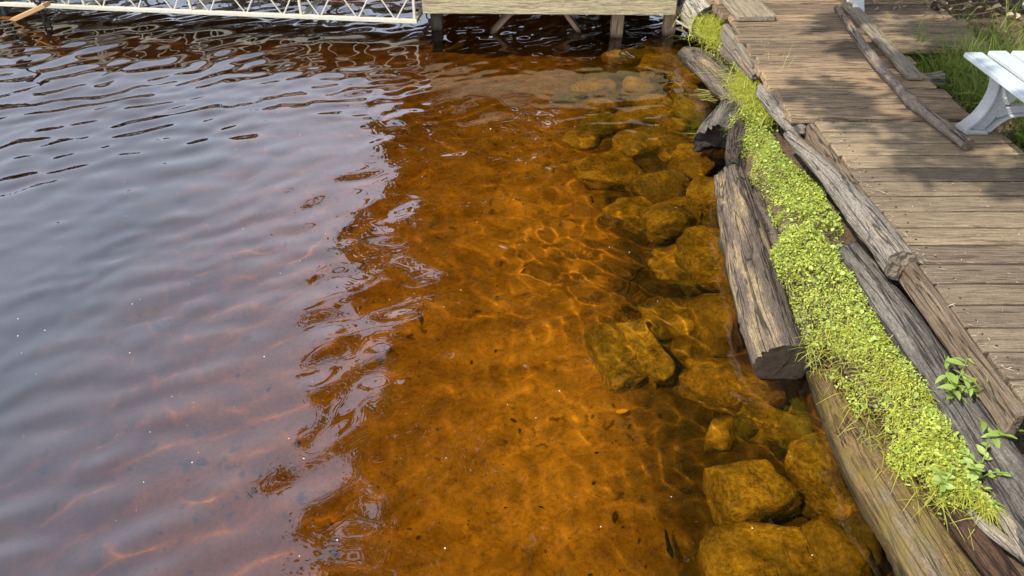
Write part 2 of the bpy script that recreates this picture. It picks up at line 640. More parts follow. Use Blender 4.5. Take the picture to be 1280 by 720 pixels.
c = m.mix(mrange(sx.outputs[0], .1, -.7, 0, .75), c, (.17, .08, .042))      # light lost in deepening water, put into the bed colour farther out
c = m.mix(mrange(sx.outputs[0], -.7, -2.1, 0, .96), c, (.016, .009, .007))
c = m.mix(mrange(sx.outputs[1], 3.2, 5.6, 0, .75), c, (.08, .045, .022))  # same painted dimming, towards the dock
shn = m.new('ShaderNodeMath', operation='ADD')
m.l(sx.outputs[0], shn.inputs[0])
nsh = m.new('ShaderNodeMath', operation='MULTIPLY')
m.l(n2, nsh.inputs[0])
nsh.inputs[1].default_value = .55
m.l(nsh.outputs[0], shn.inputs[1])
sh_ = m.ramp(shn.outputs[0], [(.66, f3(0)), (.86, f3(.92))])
c = m.mix(sh_, c, (.06, .048, .028))              # patchy darker bed towards the shore, among the rocks
vo = m.new('ShaderNodeTexVoronoi')
wob = m.new('ShaderNodeVectorMath', operation='ADD')
m.l(co, wob.inputs[0])
nz = m.new('ShaderNodeTexNoise')
nz.inputs['Scale'].default_value = 24
m.l(co, nz.inputs['Vector'])
sc_ = m.new('ShaderNodeVectorMath', operation='SCALE')
m.l(nz.outputs['Color'], sc_.inputs[0])
sc_.inputs['Scale'].default_value = .09
m.l(sc_.outputs[0], wob.inputs[1])
m.l(wob.outputs[0], vo.inputs['Vector'])
vo.inputs['Scale'].default_value = 11
spots = m.ramp(vo.outputs['Distance'], [(.10, (.28, .26, .2)), (.26, f3(1.))])
keep = m.ramp(m.noise(co, 3.2, 3, .5), [(.42, f3(0)), (.54, f3(.9))])
c = m.mix(keep, c, m.mix(1., c, spots, 'MULTIPLY'))
c = m.mix(.8, c, m.ramp(n3, [(.34, f3(.5)), (.5, f3(1.)), (.66, f3(1.3))]), 'MULTIPLY')
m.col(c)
m.b.inputs['Roughness'].default_value = 1.
m.b.inputs['Specular IOR Level'].default_value = 0
m.bump(m.mix(.5, n2, n3), .6, .02)
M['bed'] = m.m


def rock_mat(name, a, b, c):
    m = N(name)
    co = m.coord()
    n1 = m.noise(co, 6, 6, .65, .3)
    n2 = m.noise(co, 55, 5, .75)
    n3 = m.noise(co, 2.3, 4, .6)
    cc = m.ramp(m.mix(.5, n1, n2), [(.38, a), (.5, b), (.62, c)])
    cc = m.mix(m.ramp(n3, [(.45, f3(0)), (.62, f3(.6))]), cc, tuple(q * .45 for q in b))
    m.col(cc)
    m.b.inputs['Roughness'].default_value = .9
    m.b.inputs['Specular IOR Level'].default_value = .1
    m.bump(m.mix(.5, n1, n2), .9, .02)
    return m.m


M['rock'] = rock_mat('algae_coated_rock', (.065, .055, .03), (.34, .285, .145), (.74, .64, .36))
M['rock_dark'] = rock_mat('dark_slimy_rock', (.05, .055, .035), (.15, .15, .085), (.30, .29, .17))
M['rock_orange'] = rock_mat('silted_orange_rock', (.08, .062, .03), (.34, .27, .128), (.64, .53, .27))

# water: tea coloured, refracting
m = N('tea_water')
m.t.nodes.remove(m.b)
rf = m.new('ShaderNodeBsdfRefraction')
rf.inputs['IOR'].default_value = 1.33
rf.inputs['Roughness'].default_value = 0
rf.inputs['Color'].default_value = (.90, .645, .17, 1)
gl = m.new('ShaderNodeBsdfGlossy')
gl.inputs['Roughness'].default_value = 0
fr = m.new('ShaderNodeFresnel')
ge = m.new('ShaderNodeNewGeometry')
io = m.new('ShaderNodeMapRange')                 # from below the plain index of water, from above a glossier skin
m.l(ge.outputs['Backfacing'], io.inputs['Value'])
io.inputs['To Min'].default_value = 2.5
io.inputs['To Max'].default_value = 1.33
m.l(io.outputs[0], fr.inputs['IOR'])
mx = m.new('ShaderNodeMixShader')
m.l(fr.outputs[0], mx.inputs[0])
m.l(rf.outputs[0], mx.inputs[1])
m.l(gl.outputs[0], mx.inputs[2])
m.l(mx.outputs[0], m.out.inputs[0])
M['water'] = m.m

# ================================================================== SETTING
def grow(a, b, fine, far, rate=1.25):
    """fine steps from a to b, then growing steps out to far on either side"""
    core = np.arange(a, b, fine)
    up, st, x = [], fine, core[-1]
    while x < far[1]:
        st *= rate
        x += st
        up.append(x)
    dn, st, x = [], fine, core[0]
    while x > far[0]:
        st *= rate
        x -= st
        dn.append(x)
    return np.concatenate([dn[::-1], core, up])


def grid(xs, ys, Z):
    X, Y = np.meshgrid(xs, ys, indexing='ij')
    I = np.arange(X.size).reshape(X.shape)
    F = np.stack([I[:-1, :-1], I[1:, :-1], I[1:, 1:], I[:-1, 1:]], -1).reshape(-1, 4)
    return np.stack([X, Y, Z(X, Y)], -1).reshape(-1, 3), F


# --- water surface with real ripples
def waves(X, Y):
    rng = np.random.default_rng(3)
    Z = np.zeros_like(X)
    wx = X + .10 * vn(X * 1.3, Y * 1.3, 0, 51) + .03 * vn(X * 4.3, Y * 4.3, 0, 53)
    wy = Y + .10 * vn(X * 1.3, Y * 1.3, 9, 52) + .03 * vn(X * 4.3, Y * 4.3, 0, 54)
    far = np.clip((Y - 1.5) / 4.0, 0, 1)
    left = np.clip((1.0 - X) / 2.0, 0, 1)
    shore = .12 + .88 * np.clip((X + .55) / 1.0, 0, 1) * np.clip((5.2 - Y) / 2.5, .3, 1)
    calm = .35 + .65 * np.clip(.55 * far + .6 * left, 0, 1) + .35 * np.clip((Y - 4.4) / 1.2, 0, 1)
    swirl = np.exp(-((X + .35) / .75) ** 2) * np.clip((5.4 - Y) / 1.5, 0, 1)
    calm = calm * (1 - .55 * swirl)
    for lam, amp, n, spread, fade in ((.60, .0024, 5, .3, 1), (.19, .0022, 9, .34, 1), (.12, .0006, 9, .6, 1), (.36, .0022, 8, 2.2, 2), (.20, .0009, 8, 2.2, 2), (.17, .0015, 7, 1.5, 0), (.095, .00076, 9, 1.7, 0), (.06, .00020, 10, 1.8, 0)):
        A = 0
        for i in range(n):
            th = rng.normal(R(118), spread)
            k = 2 * math.pi / (lam * rng.uniform(.78, 1.3))
            A = A + np.sin(k * (wx * math.cos(th) + wy * math.sin(th)) + rng.uniform(0, 6.3))
        patch = .75 + .55 * vn(X * 1.1, Y * 1.1, lam * 9, 61)
        Z += amp * A * math.sqrt(2 / n) * patch * {1: calm, 0: shore, 2: swirl}[fade]
    d = np.maximum(np.abs(X + 1.6) - 4.2, 0) + np.maximum(np.abs(Y - 3.8) - 4.2, 0)
    return Z * np.exp(-d * .6)


def two(a, b, c, f1, f2):
    return np.concatenate([np.arange(a, b, f1), np.arange(b, c, f2)])


def outward(core, far, rate=1.25):
    up, st, x = [], core[-1] - core[-2], core[-1]
    while x < far[1]:
        st *= rate
        x += st
        up.append(x)
    dn, st, x = [], core[1] - core[0], core[0]
    while x > far[0]:
        st *= rate
        x -= st
        dn.append(x)
    return np.concatenate([dn[::-1], core, up])


xs = outward(two(-5.0, -1.9, 1.5, .02, .0095), (-260, 30))
ys = outward(two(.8, 4.3, 7.4, .0095, .016), (-60, 320))
V, F = grid(xs, ys, waves)
wo = link('water', mesh_np('water', V, F, True, [M['water']]))
wo['kind'] = 'structure'
wo.cycles.is_caustics_caster = True


def edge(Y):
    return np.interp(Y, [-5, .6, 1.0, 1.5, 1.9, 2.2, 2.9, 3.3, 3.8, 4.5, 6, 9, 20, 60], [1.4, 1.28, 1.22, 1.16, 1.1, 1.04, 1.1, 1.12, 1.28, 1.32, 1.36, 1.3, 2.5, 14])


def bed_z(X, Y):
    d = edge(Y) - X
    z = np.interp(d, [-1, 0, .25, .6, 1.2, 2.2, 4, 8, 60], [-.28, -.30, -.34, -.37, -.43, -.50, -.64, -1.0, -2.6])
    f = np.clip(1 - np.maximum(np.abs(X) - 6, 0) * .2, 0, 1)
    return z + f * (.035 * fbm(X * 1.6, Y * 1.6, 0, 70, 3) + .012 * fbm(X * 9, Y * 9, 0, 71, 3))


V, F = grid(grow(-4.5, 1.6, .04, (-300, 4)), grow(.8, 8.5, .04, (-60, 320)), bed_z)
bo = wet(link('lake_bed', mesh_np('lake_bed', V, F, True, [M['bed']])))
bo['kind'] = 'structure'


def bank_z(X, Y):
    d = X - edge(Y)
    s = np.clip(d / .07, 0, 1)
    s = s * s * (3 - 2 * s)
    top = np.interp(d, [0, .1, .3, .9, 1.3, 3, 8, 40, 300], [.17, .20, .22, .24, .34, .50, 1.0, 4, 12])
    near = np.clip((Y - 1.1) / .5, 0, 1)
    top = top * (.72 + .28 * near)
    z = -.45 + s * (top + .45)
    return z + (d > .02) * (.02 * fbm(X * 3, Y * 3, 0, 80, 3) + .01 * fbm(X * 14, Y * 14, 0, 81, 3))


gx = grow(.95, 3.2, .03, (.9, 300))
gx = gx[gx > .93]
V, F = grid(gx, grow(.4, 6.5, .04, (-60, 320)), bank_z)
bk = wet(link('bank_ground', mesh_np('bank_ground', V, F, True, [M['soil']])))
bk['kind'] = 'structure'

# far shore: a low wooded hill across the lake
def hill_z(X, Y):
    return -3 + 12 * np.clip((Y - 92) / 60, 0, 1) ** .8 + 2 * vn(X * .03, Y * .03, 0, 90) + 4 * (Y > 97)


V, F = grid(np.linspace(-260, 60, 60), np.linspace(88, 190, 20), hill_z)
hl = link('hills', mesh_np('hills', V, F, True, [M['soil']]))
hl['kind'] = 'structure'


# ------------------------------------------------------------------ leaves
def leaves_np(P, A, Nn, L, W, var, fold=.25, hexa=False, droop=0.):
    """P base, A along, Nn normal (unit arrays), L length, W width -> verts, faces, var"""
    S = np.cross(Nn, A)
    S /= np.maximum(np.linalg.norm(S, axis=1), 1e-6)[:, None]
    L, W = L[:, None], W[:, None]
    if hexa:
        st = [(0, 0, 0), (.34, .42, 1), (.74, .40, 1), (1, 0, 0), (.74, -.40, 1), (.34, -.42, 1)]
    else:
        st = [(0, 0, 0), (.5, .5, 1), (1, 0, 0), (.5, -.5, 1)]
    k = len(st)
    V = np.stack([P + A * L * a + S * W * b + Nn * (W * fold * .5 * c - L * droop * a * a) for a, b, c in st], 1).reshape(-1, 3)
    b0 = np.arange(len(P))[:, None] * k
    if hexa:
        F = np.concatenate([b0 + np.array([[0, 1, 2, 3]]), b0 + np.array([[0, 3, 4, 5]])])
    else:
        F = np.concatenate([b0 + np.array([[0, 1, 2]]), b0 + np.array([[0, 2, 3]])])
    return V, F, np.repeat(var, k)


def unit(n, rng, up=0.):
    v = rng.normal(size=(n, 3))
    v /= np.linalg.norm(v, axis=1)[:, None]
    v[:, 2] += up
    return v / np.linalg.norm(v, axis=1)[:, None]


def perp(Nn, rng):
    a = rng.normal(size=Nn.shape)
    a -= Nn * np.sum(a * Nn, 1)[:, None]
    return a / np.linalg.norm(a, axis=1)[:, None]


def blades_np(P, D, L, W, bend, rng, ns=4):
    """grass blades: base P, initial direction D, bending over towards their lean"""
    n = len(P)
    side = np.cross(D, np.array([0, 0, 1.]))
    side /= np.maximum(np.linalg.norm(side, axis=1), 1e-6)[:, None]
    hz = D.copy()
    hz[:, 2] = 0
    hz /= np.maximum(np.linalg.norm(hz, axis=1), 1e-6)[:, None]
    Vs = []
    for i in range(ns + 1):
        t = i / ns
        c = P + D * (L * t)[:, None] + hz * (bend * L * t * t)[:, None]
        c[:, 2] -= bend * L * t ** 2.4 * .75
        w = (W * (1 - t) ** .7 * .5 + .0003)[:, None]
        Vs += [c - side * w, c + side * w]
    V = np.stack(Vs, 1).reshape(-1, 3)
    b0 = np.arange(n)[:, None] * (2 * ns + 2)
    F = np.concatenate([b0 + np.array([[2 * i, 2 * i + 1, 2 * i + 3, 2 * i + 2]]) for i in range(ns)])
    return V, F, 2 * ns + 2


# ------------------------------------------------------------------ trees
def make_tree(name, label, base, top, lobes, nleaf, rng, leaf=.13, r0=.16, limb=1., group=None, cat='tree', lean=None):
    t = thing(name, label, cat, base, 0, group)
    b, tp = np.array(base, float), np.array(top, float)
    mid = (b + tp) / 2 + np.array([rng.normal() * .3, rng.normal() * .3, 0]) + (np.array(lean) if lean else 0)
    specs = [([b - [0, 0, .3], b * .75 + mid * .25 + [.05, 0, 0], mid, tp], [r0 * 1.25, r0, r0 * .75, r0 * .2], dict(nr=10, ns=18, seed=int(rng.integers(99)), lump=.2, crack=.1))]
    Ps, As, Ns = [], [], []
    tot = sum(l[1][0] * l[1][1] * l[1][2] for l in lobes)
    for c, rad, in lobes:
        c, rad = np.array(c, float), np.array(rad, float)
        f = np.clip((c[2] - b[2]) / (tp[2] - b[2]) - .15, .2, .92)
        root = b * (1 - f) ** 2 + 2 * mid * f * (1 - f) + tp * f * f
        specs.append(([root, (root + c) / 2 + rng.normal(size=3) * .2, c], [r0 * .45 * limb, r0 * .3 * limb, r0 * .1 * limb], dict(nr=7, ns=10, seed=int(rng.integers(99)), lump=.2, crack=.08)))
        k = max(9 if rad.max() < .5 else 26, int((19 if c[0] < -.2 else 48) * (rad.prod() / tot) * len(lobes)))
        cc = unit(k, rng) * rng.uniform(.35, 1., (k, 1)) * rad + c
        for q in cc[:6]:
            specs.append(([c + (q - c) * .1, (c + q) / 2 + rng.normal(size=3) * .1, q], [r0 * .1 * limb, r0 * .07 * limb, r0 * .03 * limb], dict(nr=5, ns=6, seed=1, lump=.1, crack=.0)))
        n = max(36, int(nleaf * rad.prod() / tot * (2.6 if 1.5 < c[2] < 4.0 and c[0] > -1.5 else 1)))
        idx = rng.integers(0, k, n)
        Ps.append(cc[idx] + rng.normal(size=(n, 3)) * rad.mean() * np.array([.19, .19, .15]))
        nn = unit(n, rng, .6)
        Ns.append(nn)
        As.append(perp(nn, rng))
    P, A, Nn = (np.vstack(q) for q in (Ps, As, Ns))
    n = len(P)
    V, F, va = leaves_np(P, A, Nn, rng.uniform(.7, 1.3, n) * leaf, rng.uniform(.5, .8, n) * leaf, rng.uniform(0, 1, n))
    o = link('crown', mesh_np('crown', V - b, F, False, [M['crown']], {'var': ('FLOAT', va)}), t)
    tr = multi_log('trunk', specs, [M['bark']], t)
    tr.location = Vector(tr.location) - Vector(base)
    return t


rng = np.random.default_rng(11)


def gz(x, y):
    return float(bank_z(np.array(x), np.array(y)))


make_tree('shore_tree', 'tall leafy tree on the bank leaning out over the water past the wooden dock', (2.4, 8.2, gz(2.4, 8.2)), (.2, 9.0, 15),
          [((-.5, 8.6, 3.5), (1.2, .9, .8)), ((-1.2, 8.7, 5.9), (1.2, 1.2, .9)), ((1.3, 8.2, 3.4), (1.1, .9, 1.0)), ((2.6, 7.7, 3.7), (1.1, .9, 1.1)), ((-2.75, 8.6, 5.6), (.22, .2, .3)), ((-3.25, 8.6, 7.3), (.3, .25, .4)), ((-2.3, 8.6, 4.3), (.3, .3, .25)), ((-.6, 8.5, 2.4), (1.1, .9, .9)), ((1.1, 8.3, 2.2), (1.1, .9, 1.1)), ((2.4, 7.9, 2.4), (1.0, .9, 1.2)), ((1.6, 6.6, 12.5), (2.2, 2.2, 2)), ((3.4, 6.8, 14), (2.4, 2.2, 2)), ((-.5, 8.8, 4.6), (1.9, 1.6, 1.3)), ((1.6, 8.6, 4.2), (1.8, 1.6, 1.6)), ((-1.0, 8.8, 7.2), (2.0, 1.8, 1.5)), ((1.2, 8.8, 7.4), (2.2, 2, 1.9)),
           ((-1.7, 8.6, 10.2), (2.1, 2, 1.7)), ((.7, 8.8, 10.8), (2.4, 2.2, 2.)), ((-1.8, 8.4, 13.4), (2.2, 2.2, 1.9)), ((.5, 8.6, 14.4), (2.6, 2.4, 2.2))], 90000, rng, .17, .2, lean=(-.8, 0, 0))
make_tree('shore_tree', 'broad leafy tree rising from the bank behind the old boardwalk', (4.4, 7.2, gz(4.4, 7.2)), (3.6, 7.4, 12),
          [((3.4, 7, 3.6), (1.8, 1.5, 1.4)), ((4.6, 6.6, 5.8), (2.2, 2, 2)), ((3.0, 7.4, 6.4), (1.8, 1.8, 1.8)), ((3.2, 7, 9), (2.2, 2, 1.9)), ((5.2, 6.6, 9), (2.2, 2, 2)), ((4, 6.6, 11.5), (2.4, 2.2, 2)), ((2.4, 6.6, 4.4), (1.4, 1.3, 1.4)), ((3.6, 5.6, 13.5), (2.6, 2.4, 2))], 52000, rng, .18, .18)
make_tree('shore_tree', 'leafy tree standing on the slope above the white bench', (5.6, 3.6, gz(5.6, 3.6)), (4.6, 3.6, 10),
          [((4.4, 3.6, 4.6), (1.5, 1.6, 1.2)), ((5.2, 3.4, 6.8), (2, 2, 1.6)), ((3.6, 4.0, 7.6), (1.5, 1.6, 1.3)), ((4.6, 3.8, 9.5), (2.2, 2, 1.8)), ((3.4, 3.8, 9.8), (1.8, 2, 1.6)), ((4.2, 5.2, 7.4), (1.6, 1.6, 1.6)), ((4.4, 2.2, 7.4), (1.6, 1.6, 1.6))], 42000, rng, .17, .16)

make_tree('bank_shrub', 'leafy shrub on the bank beyond the end of the old boardwalk', (3.2, 6.9, gz(3.2, 6.9)), (2.9, 6.8, 2.6),
          [((2.1, 7.0, 1.7), (.9, .7, .8)), ((2.9, 6.7, 1.9), (.9, .8, 1.0)), ((3.7, 6.2, 2.1), (.9, .9, 1.1)), ((3.0, 6.7, 3.0), (1., .8, .9))], 14000, rng, .10, .05, cat='shrub')

# dapple: one long bough reaches over the photographer and shades part of the boardwalk
shade = [(1.5, 3.45, .22), (1.62, 3.2, .17), (1.95, 3.1, .22), (1.78, 2.78, .2), (2.02, 2.64, .2), (2.1, 3.5, .25), (1.98, 3.95, .2), (2.0, 4.5, .22), (2.3, 3.7, .3), (2.6, 4.3, .3), (2.4, 4.9, .3)]
lob = []
for (sx, sy, rr) in shade:
    hgt = 4.1 + .7 * rng.uniform()
    q = Vector((sx, sy, .42)) + TO_SUN * ((hgt - .42) / TO_SUN.z)
    lob.append((tuple(q), (rr, rr, rr * .8)))
make_tree('overhanging_tree', 'slender tree with one bough of leaves reaching over the boardwalk', (3.4, -2.6, gz(3.4, -2.6)), (-1.9, 1.2, 5.6), lob, 2700, rng, .10, .07, limb=.12, lean=(-.2, -.3, 1.6))

# far wood across the lake
n = 16000
fx = rng.uniform(-230, 45, n)
fy = rng.uniform(96, 120, n)
hh = 26 + 6 * vn(fx * .09, fy * .05, 0, 31) + 3 * vn(fx * .35, fy * .2, 3, 32)
fz = rng.uniform(0, 1, n) ** .7 * hh + 4
nn = unit(n, rng, .3)
V, F, va = leaves_np(np.stack([fx, fy, fz], 1), perp(nn, rng), nn, rng.uniform(1.4, 3.2, n), rng.uniform(1.2, 2.4, n), rng.uniform(0, 1, n))
tag(link('far_wood', mesh_np('far_wood', V, F, False, [M['far_crown']], {'var': ('FLOAT', va)})), 'dark far wood along the opposite shore of the lake', 'wood', kind='stuff')

# ================================================================== BOARDWALK
DZ = .42
_t = np.linspace(0, 2 * np.pi, 8, endpoint=False)
NAIL = mesh_np('nail', [(.0048 * math.cos(a), .0048 * math.sin(a), 0) for a in _t] + [(.0036 * math.cos(a), .0036 * math.sin(a), .0012) for a in _t] + [(0, 0, .0014)],
               [np.array([(q, (q + 1) % 8, 8 + (q + 1) % 8, 8 + q) for q in range(8)]), np.array([(8 + q, 8 + (q + 1) % 8, 16) for q in range(8)])], True, [simple('rusty_nail', (.06, .035, .022), .7, .4)])
near = thing('boardwalk', 'near boardwalk section of straight brown planks with a split rim board', 'boardwalk', (1.75, 2.2, 0))
ox, oy = 1.75, 2.2
y0 = 3.14
i = 0
pm = [box_me('plank', .80, .0985, .036, M['deck'], .005, 6, .0035, s) for s in range(8)]
while y0 > 1.34:
    w = .1105
    o = link('plank', pm[i % 8], near, (1.785 + random.uniform(-.008, .008) - ox, y0 - w / 2 - oy, DZ - .018 + random.uniform(-.002, .002)), (random.uniform(-.012, .012), random.uniform(-.003, .003), random.uniform(-.006, .006) + (math.pi if random.random() < .5 else 0)))
    for nx_ in (-.36, .33):
        for ny_ in (-.027, .026):
            link('nail', NAIL, o, (nx_ + random.uniform(-.012, .012), ny_ + random.uniform(-.006, .006), .0178))
    y0 -= w
    i += 1
bar('rim_board', (1.362 - ox, 3.12 - oy, DZ - .045), (1.362 - ox, 1.345 - oy, DZ - .04), .034, .085, M['rim'], near, bev=.006, warp=.007, nx=22)
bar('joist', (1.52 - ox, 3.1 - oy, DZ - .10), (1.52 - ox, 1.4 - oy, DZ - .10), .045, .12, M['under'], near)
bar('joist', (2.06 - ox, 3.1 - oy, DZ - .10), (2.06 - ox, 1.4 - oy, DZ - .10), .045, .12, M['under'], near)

far = thing('boardwalk', 'far boardwalk section of ridged weathered planks leading to the dock', 'boardwalk', (1.75, 4.4, 0))
ox, oy = 1.75, 4.4
y0 = 3.155
pm = [box_me('plank', .84, .1025, .04, M['old_deck'], .008, 8, .006, s + 20) for s in range(8)]
pw = [box_me('plank', 1.36, .1025, .04, M['old_deck'], .008, 10, .006, s + 40) for s in range(6)]
while y0 < 6.4:
    w = .1115
    wide = y0 > 3.95
    o = link('plank', (pw[i % 6] if wide else pm[i % 8]), far, ((1.98 if wide else 1.715) + random.uniform(-.025, .025) - ox, y0 + w / 2 - oy, DZ - .012 + random.uniform(-.005, .005)), (random.uniform(-.03, .03), random.uniform(-.006, .006), random.uniform(-.01, .01) + (math.pi if random.random() < .5 else 0)))
    y0 += w
    i += 1
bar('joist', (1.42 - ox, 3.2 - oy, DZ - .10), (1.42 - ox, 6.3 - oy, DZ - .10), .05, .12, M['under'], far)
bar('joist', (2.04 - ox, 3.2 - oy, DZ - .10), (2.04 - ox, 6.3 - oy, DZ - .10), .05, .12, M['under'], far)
bar('edge_beam', (1.305 - ox, 3.85 - oy, DZ - .06), (1.29 - ox, 4.5 - oy, DZ - .06), .04, .1, M['grey_board'], far, bev=.008, warp=.008, nx=8)

tag(log('edge_pole', [(1.345, 3.12, .35), (1.31, 3.4, .355), (1.29, 3.62, .36)], [.04, .045, .04], M['grey_log'], M['brown_end'], nr=20, ns=24, seed=44, jag=.01),
    'short grey pole lying along the old planks beside the yellow grass tuft', 'pole')
o = bar('loose_board', (1.46, 4.46, DZ + .032), (1.42, 5.5, DZ + .032), .235, .036, M['grey_board'], None, bev=.006, warp=.004, nx=6)
tag(o, 'wide grey board laid flat on the old planks above the pale log', 'board')
o = bar('loose_board', (2.025, 3.57, DZ + .024), (2.115, 4.78, DZ + .024), .085, .022, M['grey_board'], None, bev=.006, warp=.004, nx=6)
tag(o, 'narrow grey board lying alongside the long stick', 'board')
sp = [G(1046, 10, .47), G(1062, 32, .475), G(1090, 72, .47), G(1122, 108, .468), G(1150, 135, .465), G(1180, 158, .455), G(1210, 181, .452)]
tag(log('stick', sp, [.017, .021, .024, .022, .025, .026, .027], M['stick'], M['brown_end'], nr=16, ns=70, nk=6, seed=5, lump=.3, crack=.08, roughend=.006),
    'long crooked barkless stick lying across the boardwalk planks', 'stick')

# ================================================================== DOCK of wood, and the truss dock
dk = thing('wooden_dock', 'low wooden dock on posts with a pale front board', 'dock', (.3, 5.4, 0))
ox, oy = .3, 5.4


def dbar(name, a, b, w, h, mat, **k):
    o = bar(name, (a[0] - ox, a[1] - oy, a[2]), (b[0] - ox, b[1] - oy, b[2]), w, h, mat, dk, **k)
    return wet(o)


dbar('front_board', (-.63, 5.34, .325), (1.15, 5.305, .325), .042, .235, M['fascia'], nx=14, warp=.003, bev=.004)
dbar('side_board', (-.61, 5.37, .325), (-.61, 6.6, .325), .04, .23, M['fascia'], nx=6)
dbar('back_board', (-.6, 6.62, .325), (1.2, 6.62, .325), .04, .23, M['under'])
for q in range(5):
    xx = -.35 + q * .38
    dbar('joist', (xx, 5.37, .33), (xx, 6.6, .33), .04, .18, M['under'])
dpm = [box_me('plank', 1.84, .135, .034, M['grey_board'], .005, 4, .003, s + 60) for s in range(4)]
for q in range(9):
    link('plank', dpm[q % 4], dk, (.27 - ox, 5.36 + q * .142 - oy, .462), (0, 0, random.uniform(-.004, .004)))
for (xx, yy, mt) in ((.77, 5.46, 'post'), (-.565, 5.62, 'under'), (1.16, 5.5, 'post'), (-.5, 6.5, 'under'), (.8, 6.5, 'under')):
    dbar('post', (xx, yy, -.7), (xx, yy, .43), .082, .082, M[mt], up=(0, 1, 0), nx=6, warp=.004)
dbar('brace', (.16, 5.52, .34), (-.52, 5.60, -.42), .03, .10, M['post'], up=(0, 1, 0), nx=4)
dbar('brace', (.24, 5.56, .34), (.78, 5.62, -.36), .03, .11, M['post'], up=(0, 1, 0), nx=4)

ta, tb = Vector((-.70, 5.53, 0)), Vector((-6.2, 6.22, 0))
td = thing('truss_dock', 'long low dock carried on a white aluminium truss', 'dock', tuple(ta))
ux = (tb - ta).normalized()
uy = Vector((-ux.y, ux.x, 0))
if uy.y < 0:
    uy = -uy
Lt = (tb - ta).length
zl, zu = .085, .315


def tp(s, w, z):
    return ux * s + uy * w + Vector((0, 0, z))


for side in (0, .80):
    bar('lower_chord', tp(0, side, zl), tp(Lt, side, zl), .03, .03, M['alu'], td)
    bar('upper_chord', tp(0, side, zu), tp(Lt, side, zu), .035, .04, M['alu'], td)
    s, k = .018, 0
    while s < Lt:
        bar('strut', tp(s, side, zl), tp(s, side, zu), .02, .018, M['alu'], td, up=tuple(uy))
        for q in range(3):
            a = s + .87 / 3 * q
            if a + .29 < Lt:
                bar('diagonal', tp(a, side, zu), tp(a + .145, side, zl), .010, .010, M['alu'], td, up=tuple(uy))
                bar('diagonal', tp(a + .145, side, zl), tp(a + .29, side, zu), .010, .010, M['alu'], td, up=tuple(uy))
        s += .87
for s in np.arange(.02, Lt, .87):
    bar('cross_bar', tp(s, .02, zl + .001), tp(s, .78, zl + .001), .03, .03, M['alu'], td)
tdm = box_me('deck_board', .86, .135, .03, M['grey_board'], .004, 2, .002, 77)
for q in range(int(Lt / .142)):
    o = link('deck_board', tdm, td, tuple(tp(.07 + q * .142, .40, zu + .037)))
    o.rotation_euler = (0, 0, math.atan2(uy.y, uy.x))
pl = Vector(G(8, 18, 0))
tag(wet(log('pipe_leg', [(pl.x, pl.y, -.8), (pl.x, pl.y, .6)], [.022], M['pipe'], nr=10, ns=6, lump=.02, crack=0)), 'dark steel pipe standing in the water by the truss dock', 'pipe')
a, b = G(18, 24, .0), G(53, 8, .17)
o = bar('leaning_board', a + (a - b) * .4, b + (b - a) * .15, .03, .055, simple('orange_brown_wood', (.42, .25, .11), .8), None, up=(0, 1, 0))
tag(wet(o), 'orange brown board leaning into the water beneath the truss dock', 'board')
ch = G(55, 22, .06)
ringme = None
chn = thing('chain', 'dark weedy chain hanging from the truss dock into the water', 'chain', (ch.x, ch.y, 0))
th = np.linspace(0, 2 * np.pi, 10, endpoint=False)
Vr, Fr = [], []
for a in th:
    for b in np.linspace(0, 2 * np.pi, 5, endpoint=False):
        Vr.append(((.02 + .008 * math.cos(b)) * math.cos(a), .008 * math.sin(b), (.026 + .008 * math.cos(b)) * math.sin(a)))
for i_ in range(10):
    for j_ in range(5):
        Fr.append((i_ * 5 + j_, i_ * 5 + (j_ + 1) % 5, ((i_ + 1) % 10) * 5 + (j_ + 1) % 5, ((i_ + 1) % 10) * 5 + j_))
lm = mesh_np('chain_link', Vr, np.array(Fr), True, [M['pipe']])
for q in range(12):
    link('chain_link', lm, chn, (random.uniform(-.006, .006), random.uniform(-.006, .006), .27 - q * .042), (0, 0, (q % 2) * 1.57 + .4))

# ================================================================== LOGS OF THE SHORE EDGE
W_ = wet
o = log('shore_log', [(1.085, 3.22, .07), (1.05, 2.95, .075), (1.005, 2.5, .075), (.975, 2.15, .07), (.965, 1.90, .065)], [.08, .095, .106, .104, .10], M['brown_log'], M['wet_end'], nr=64, ns=90, nk=7, seed=3, lump=.16, crack=.13, flat=.95, jag=.012, roughend=.004, fine=.035)
tag(W_(o), 'thick weathered brown log at the water edge by the green strip, end cut square', 'log')
o = log('split_board', [(1.13, 3.0, .10), (1.12, 2.5, .09), (1.085, 2.1, .08), (1.075, 1.9, .06)], [.03, .04, .04, .035], M['brown_log'], M['black_end'], nr=20, ns=40, seed=8, lump=.3, crack=.15, flat=1.6, jag=.03)
tag(W_(o), 'split brown slab of wood wedged between the thick shore log and the green strip', 'wood slab')
o = log('grey_log', [G(986, 168, .34), G(1008, 190, .36), G(1042, 226, .37), G(1080, 272, .39), G(1126, 332, .405)], [.024, .032, .046, .055, .056], M['grey_log'], M['brown_end'], nr=48, ns=80, nk=6, seed=12, lump=.18, crack=.08, roughend=.012, jag=.006)
tag(o, 'smooth pale grey log with round cut end lying along the rim of the boardwalk', 'log')
o = log('dark_log', [(1.30, 2.32, .255), (1.315, 1.95, .265), (1.335, 1.6, .255), (1.345, 1.25, .25), (1.36, .8, .25)], [.05, .062, .064, .066, .066], M['dark_log'], M['black_end'], nr=56, ns=100, nk=8, seed=21, lump=.12, crack=.1, fine=.03)
tag(o, 'long dark grey cracked log between the green strip and the rim board', 'log')
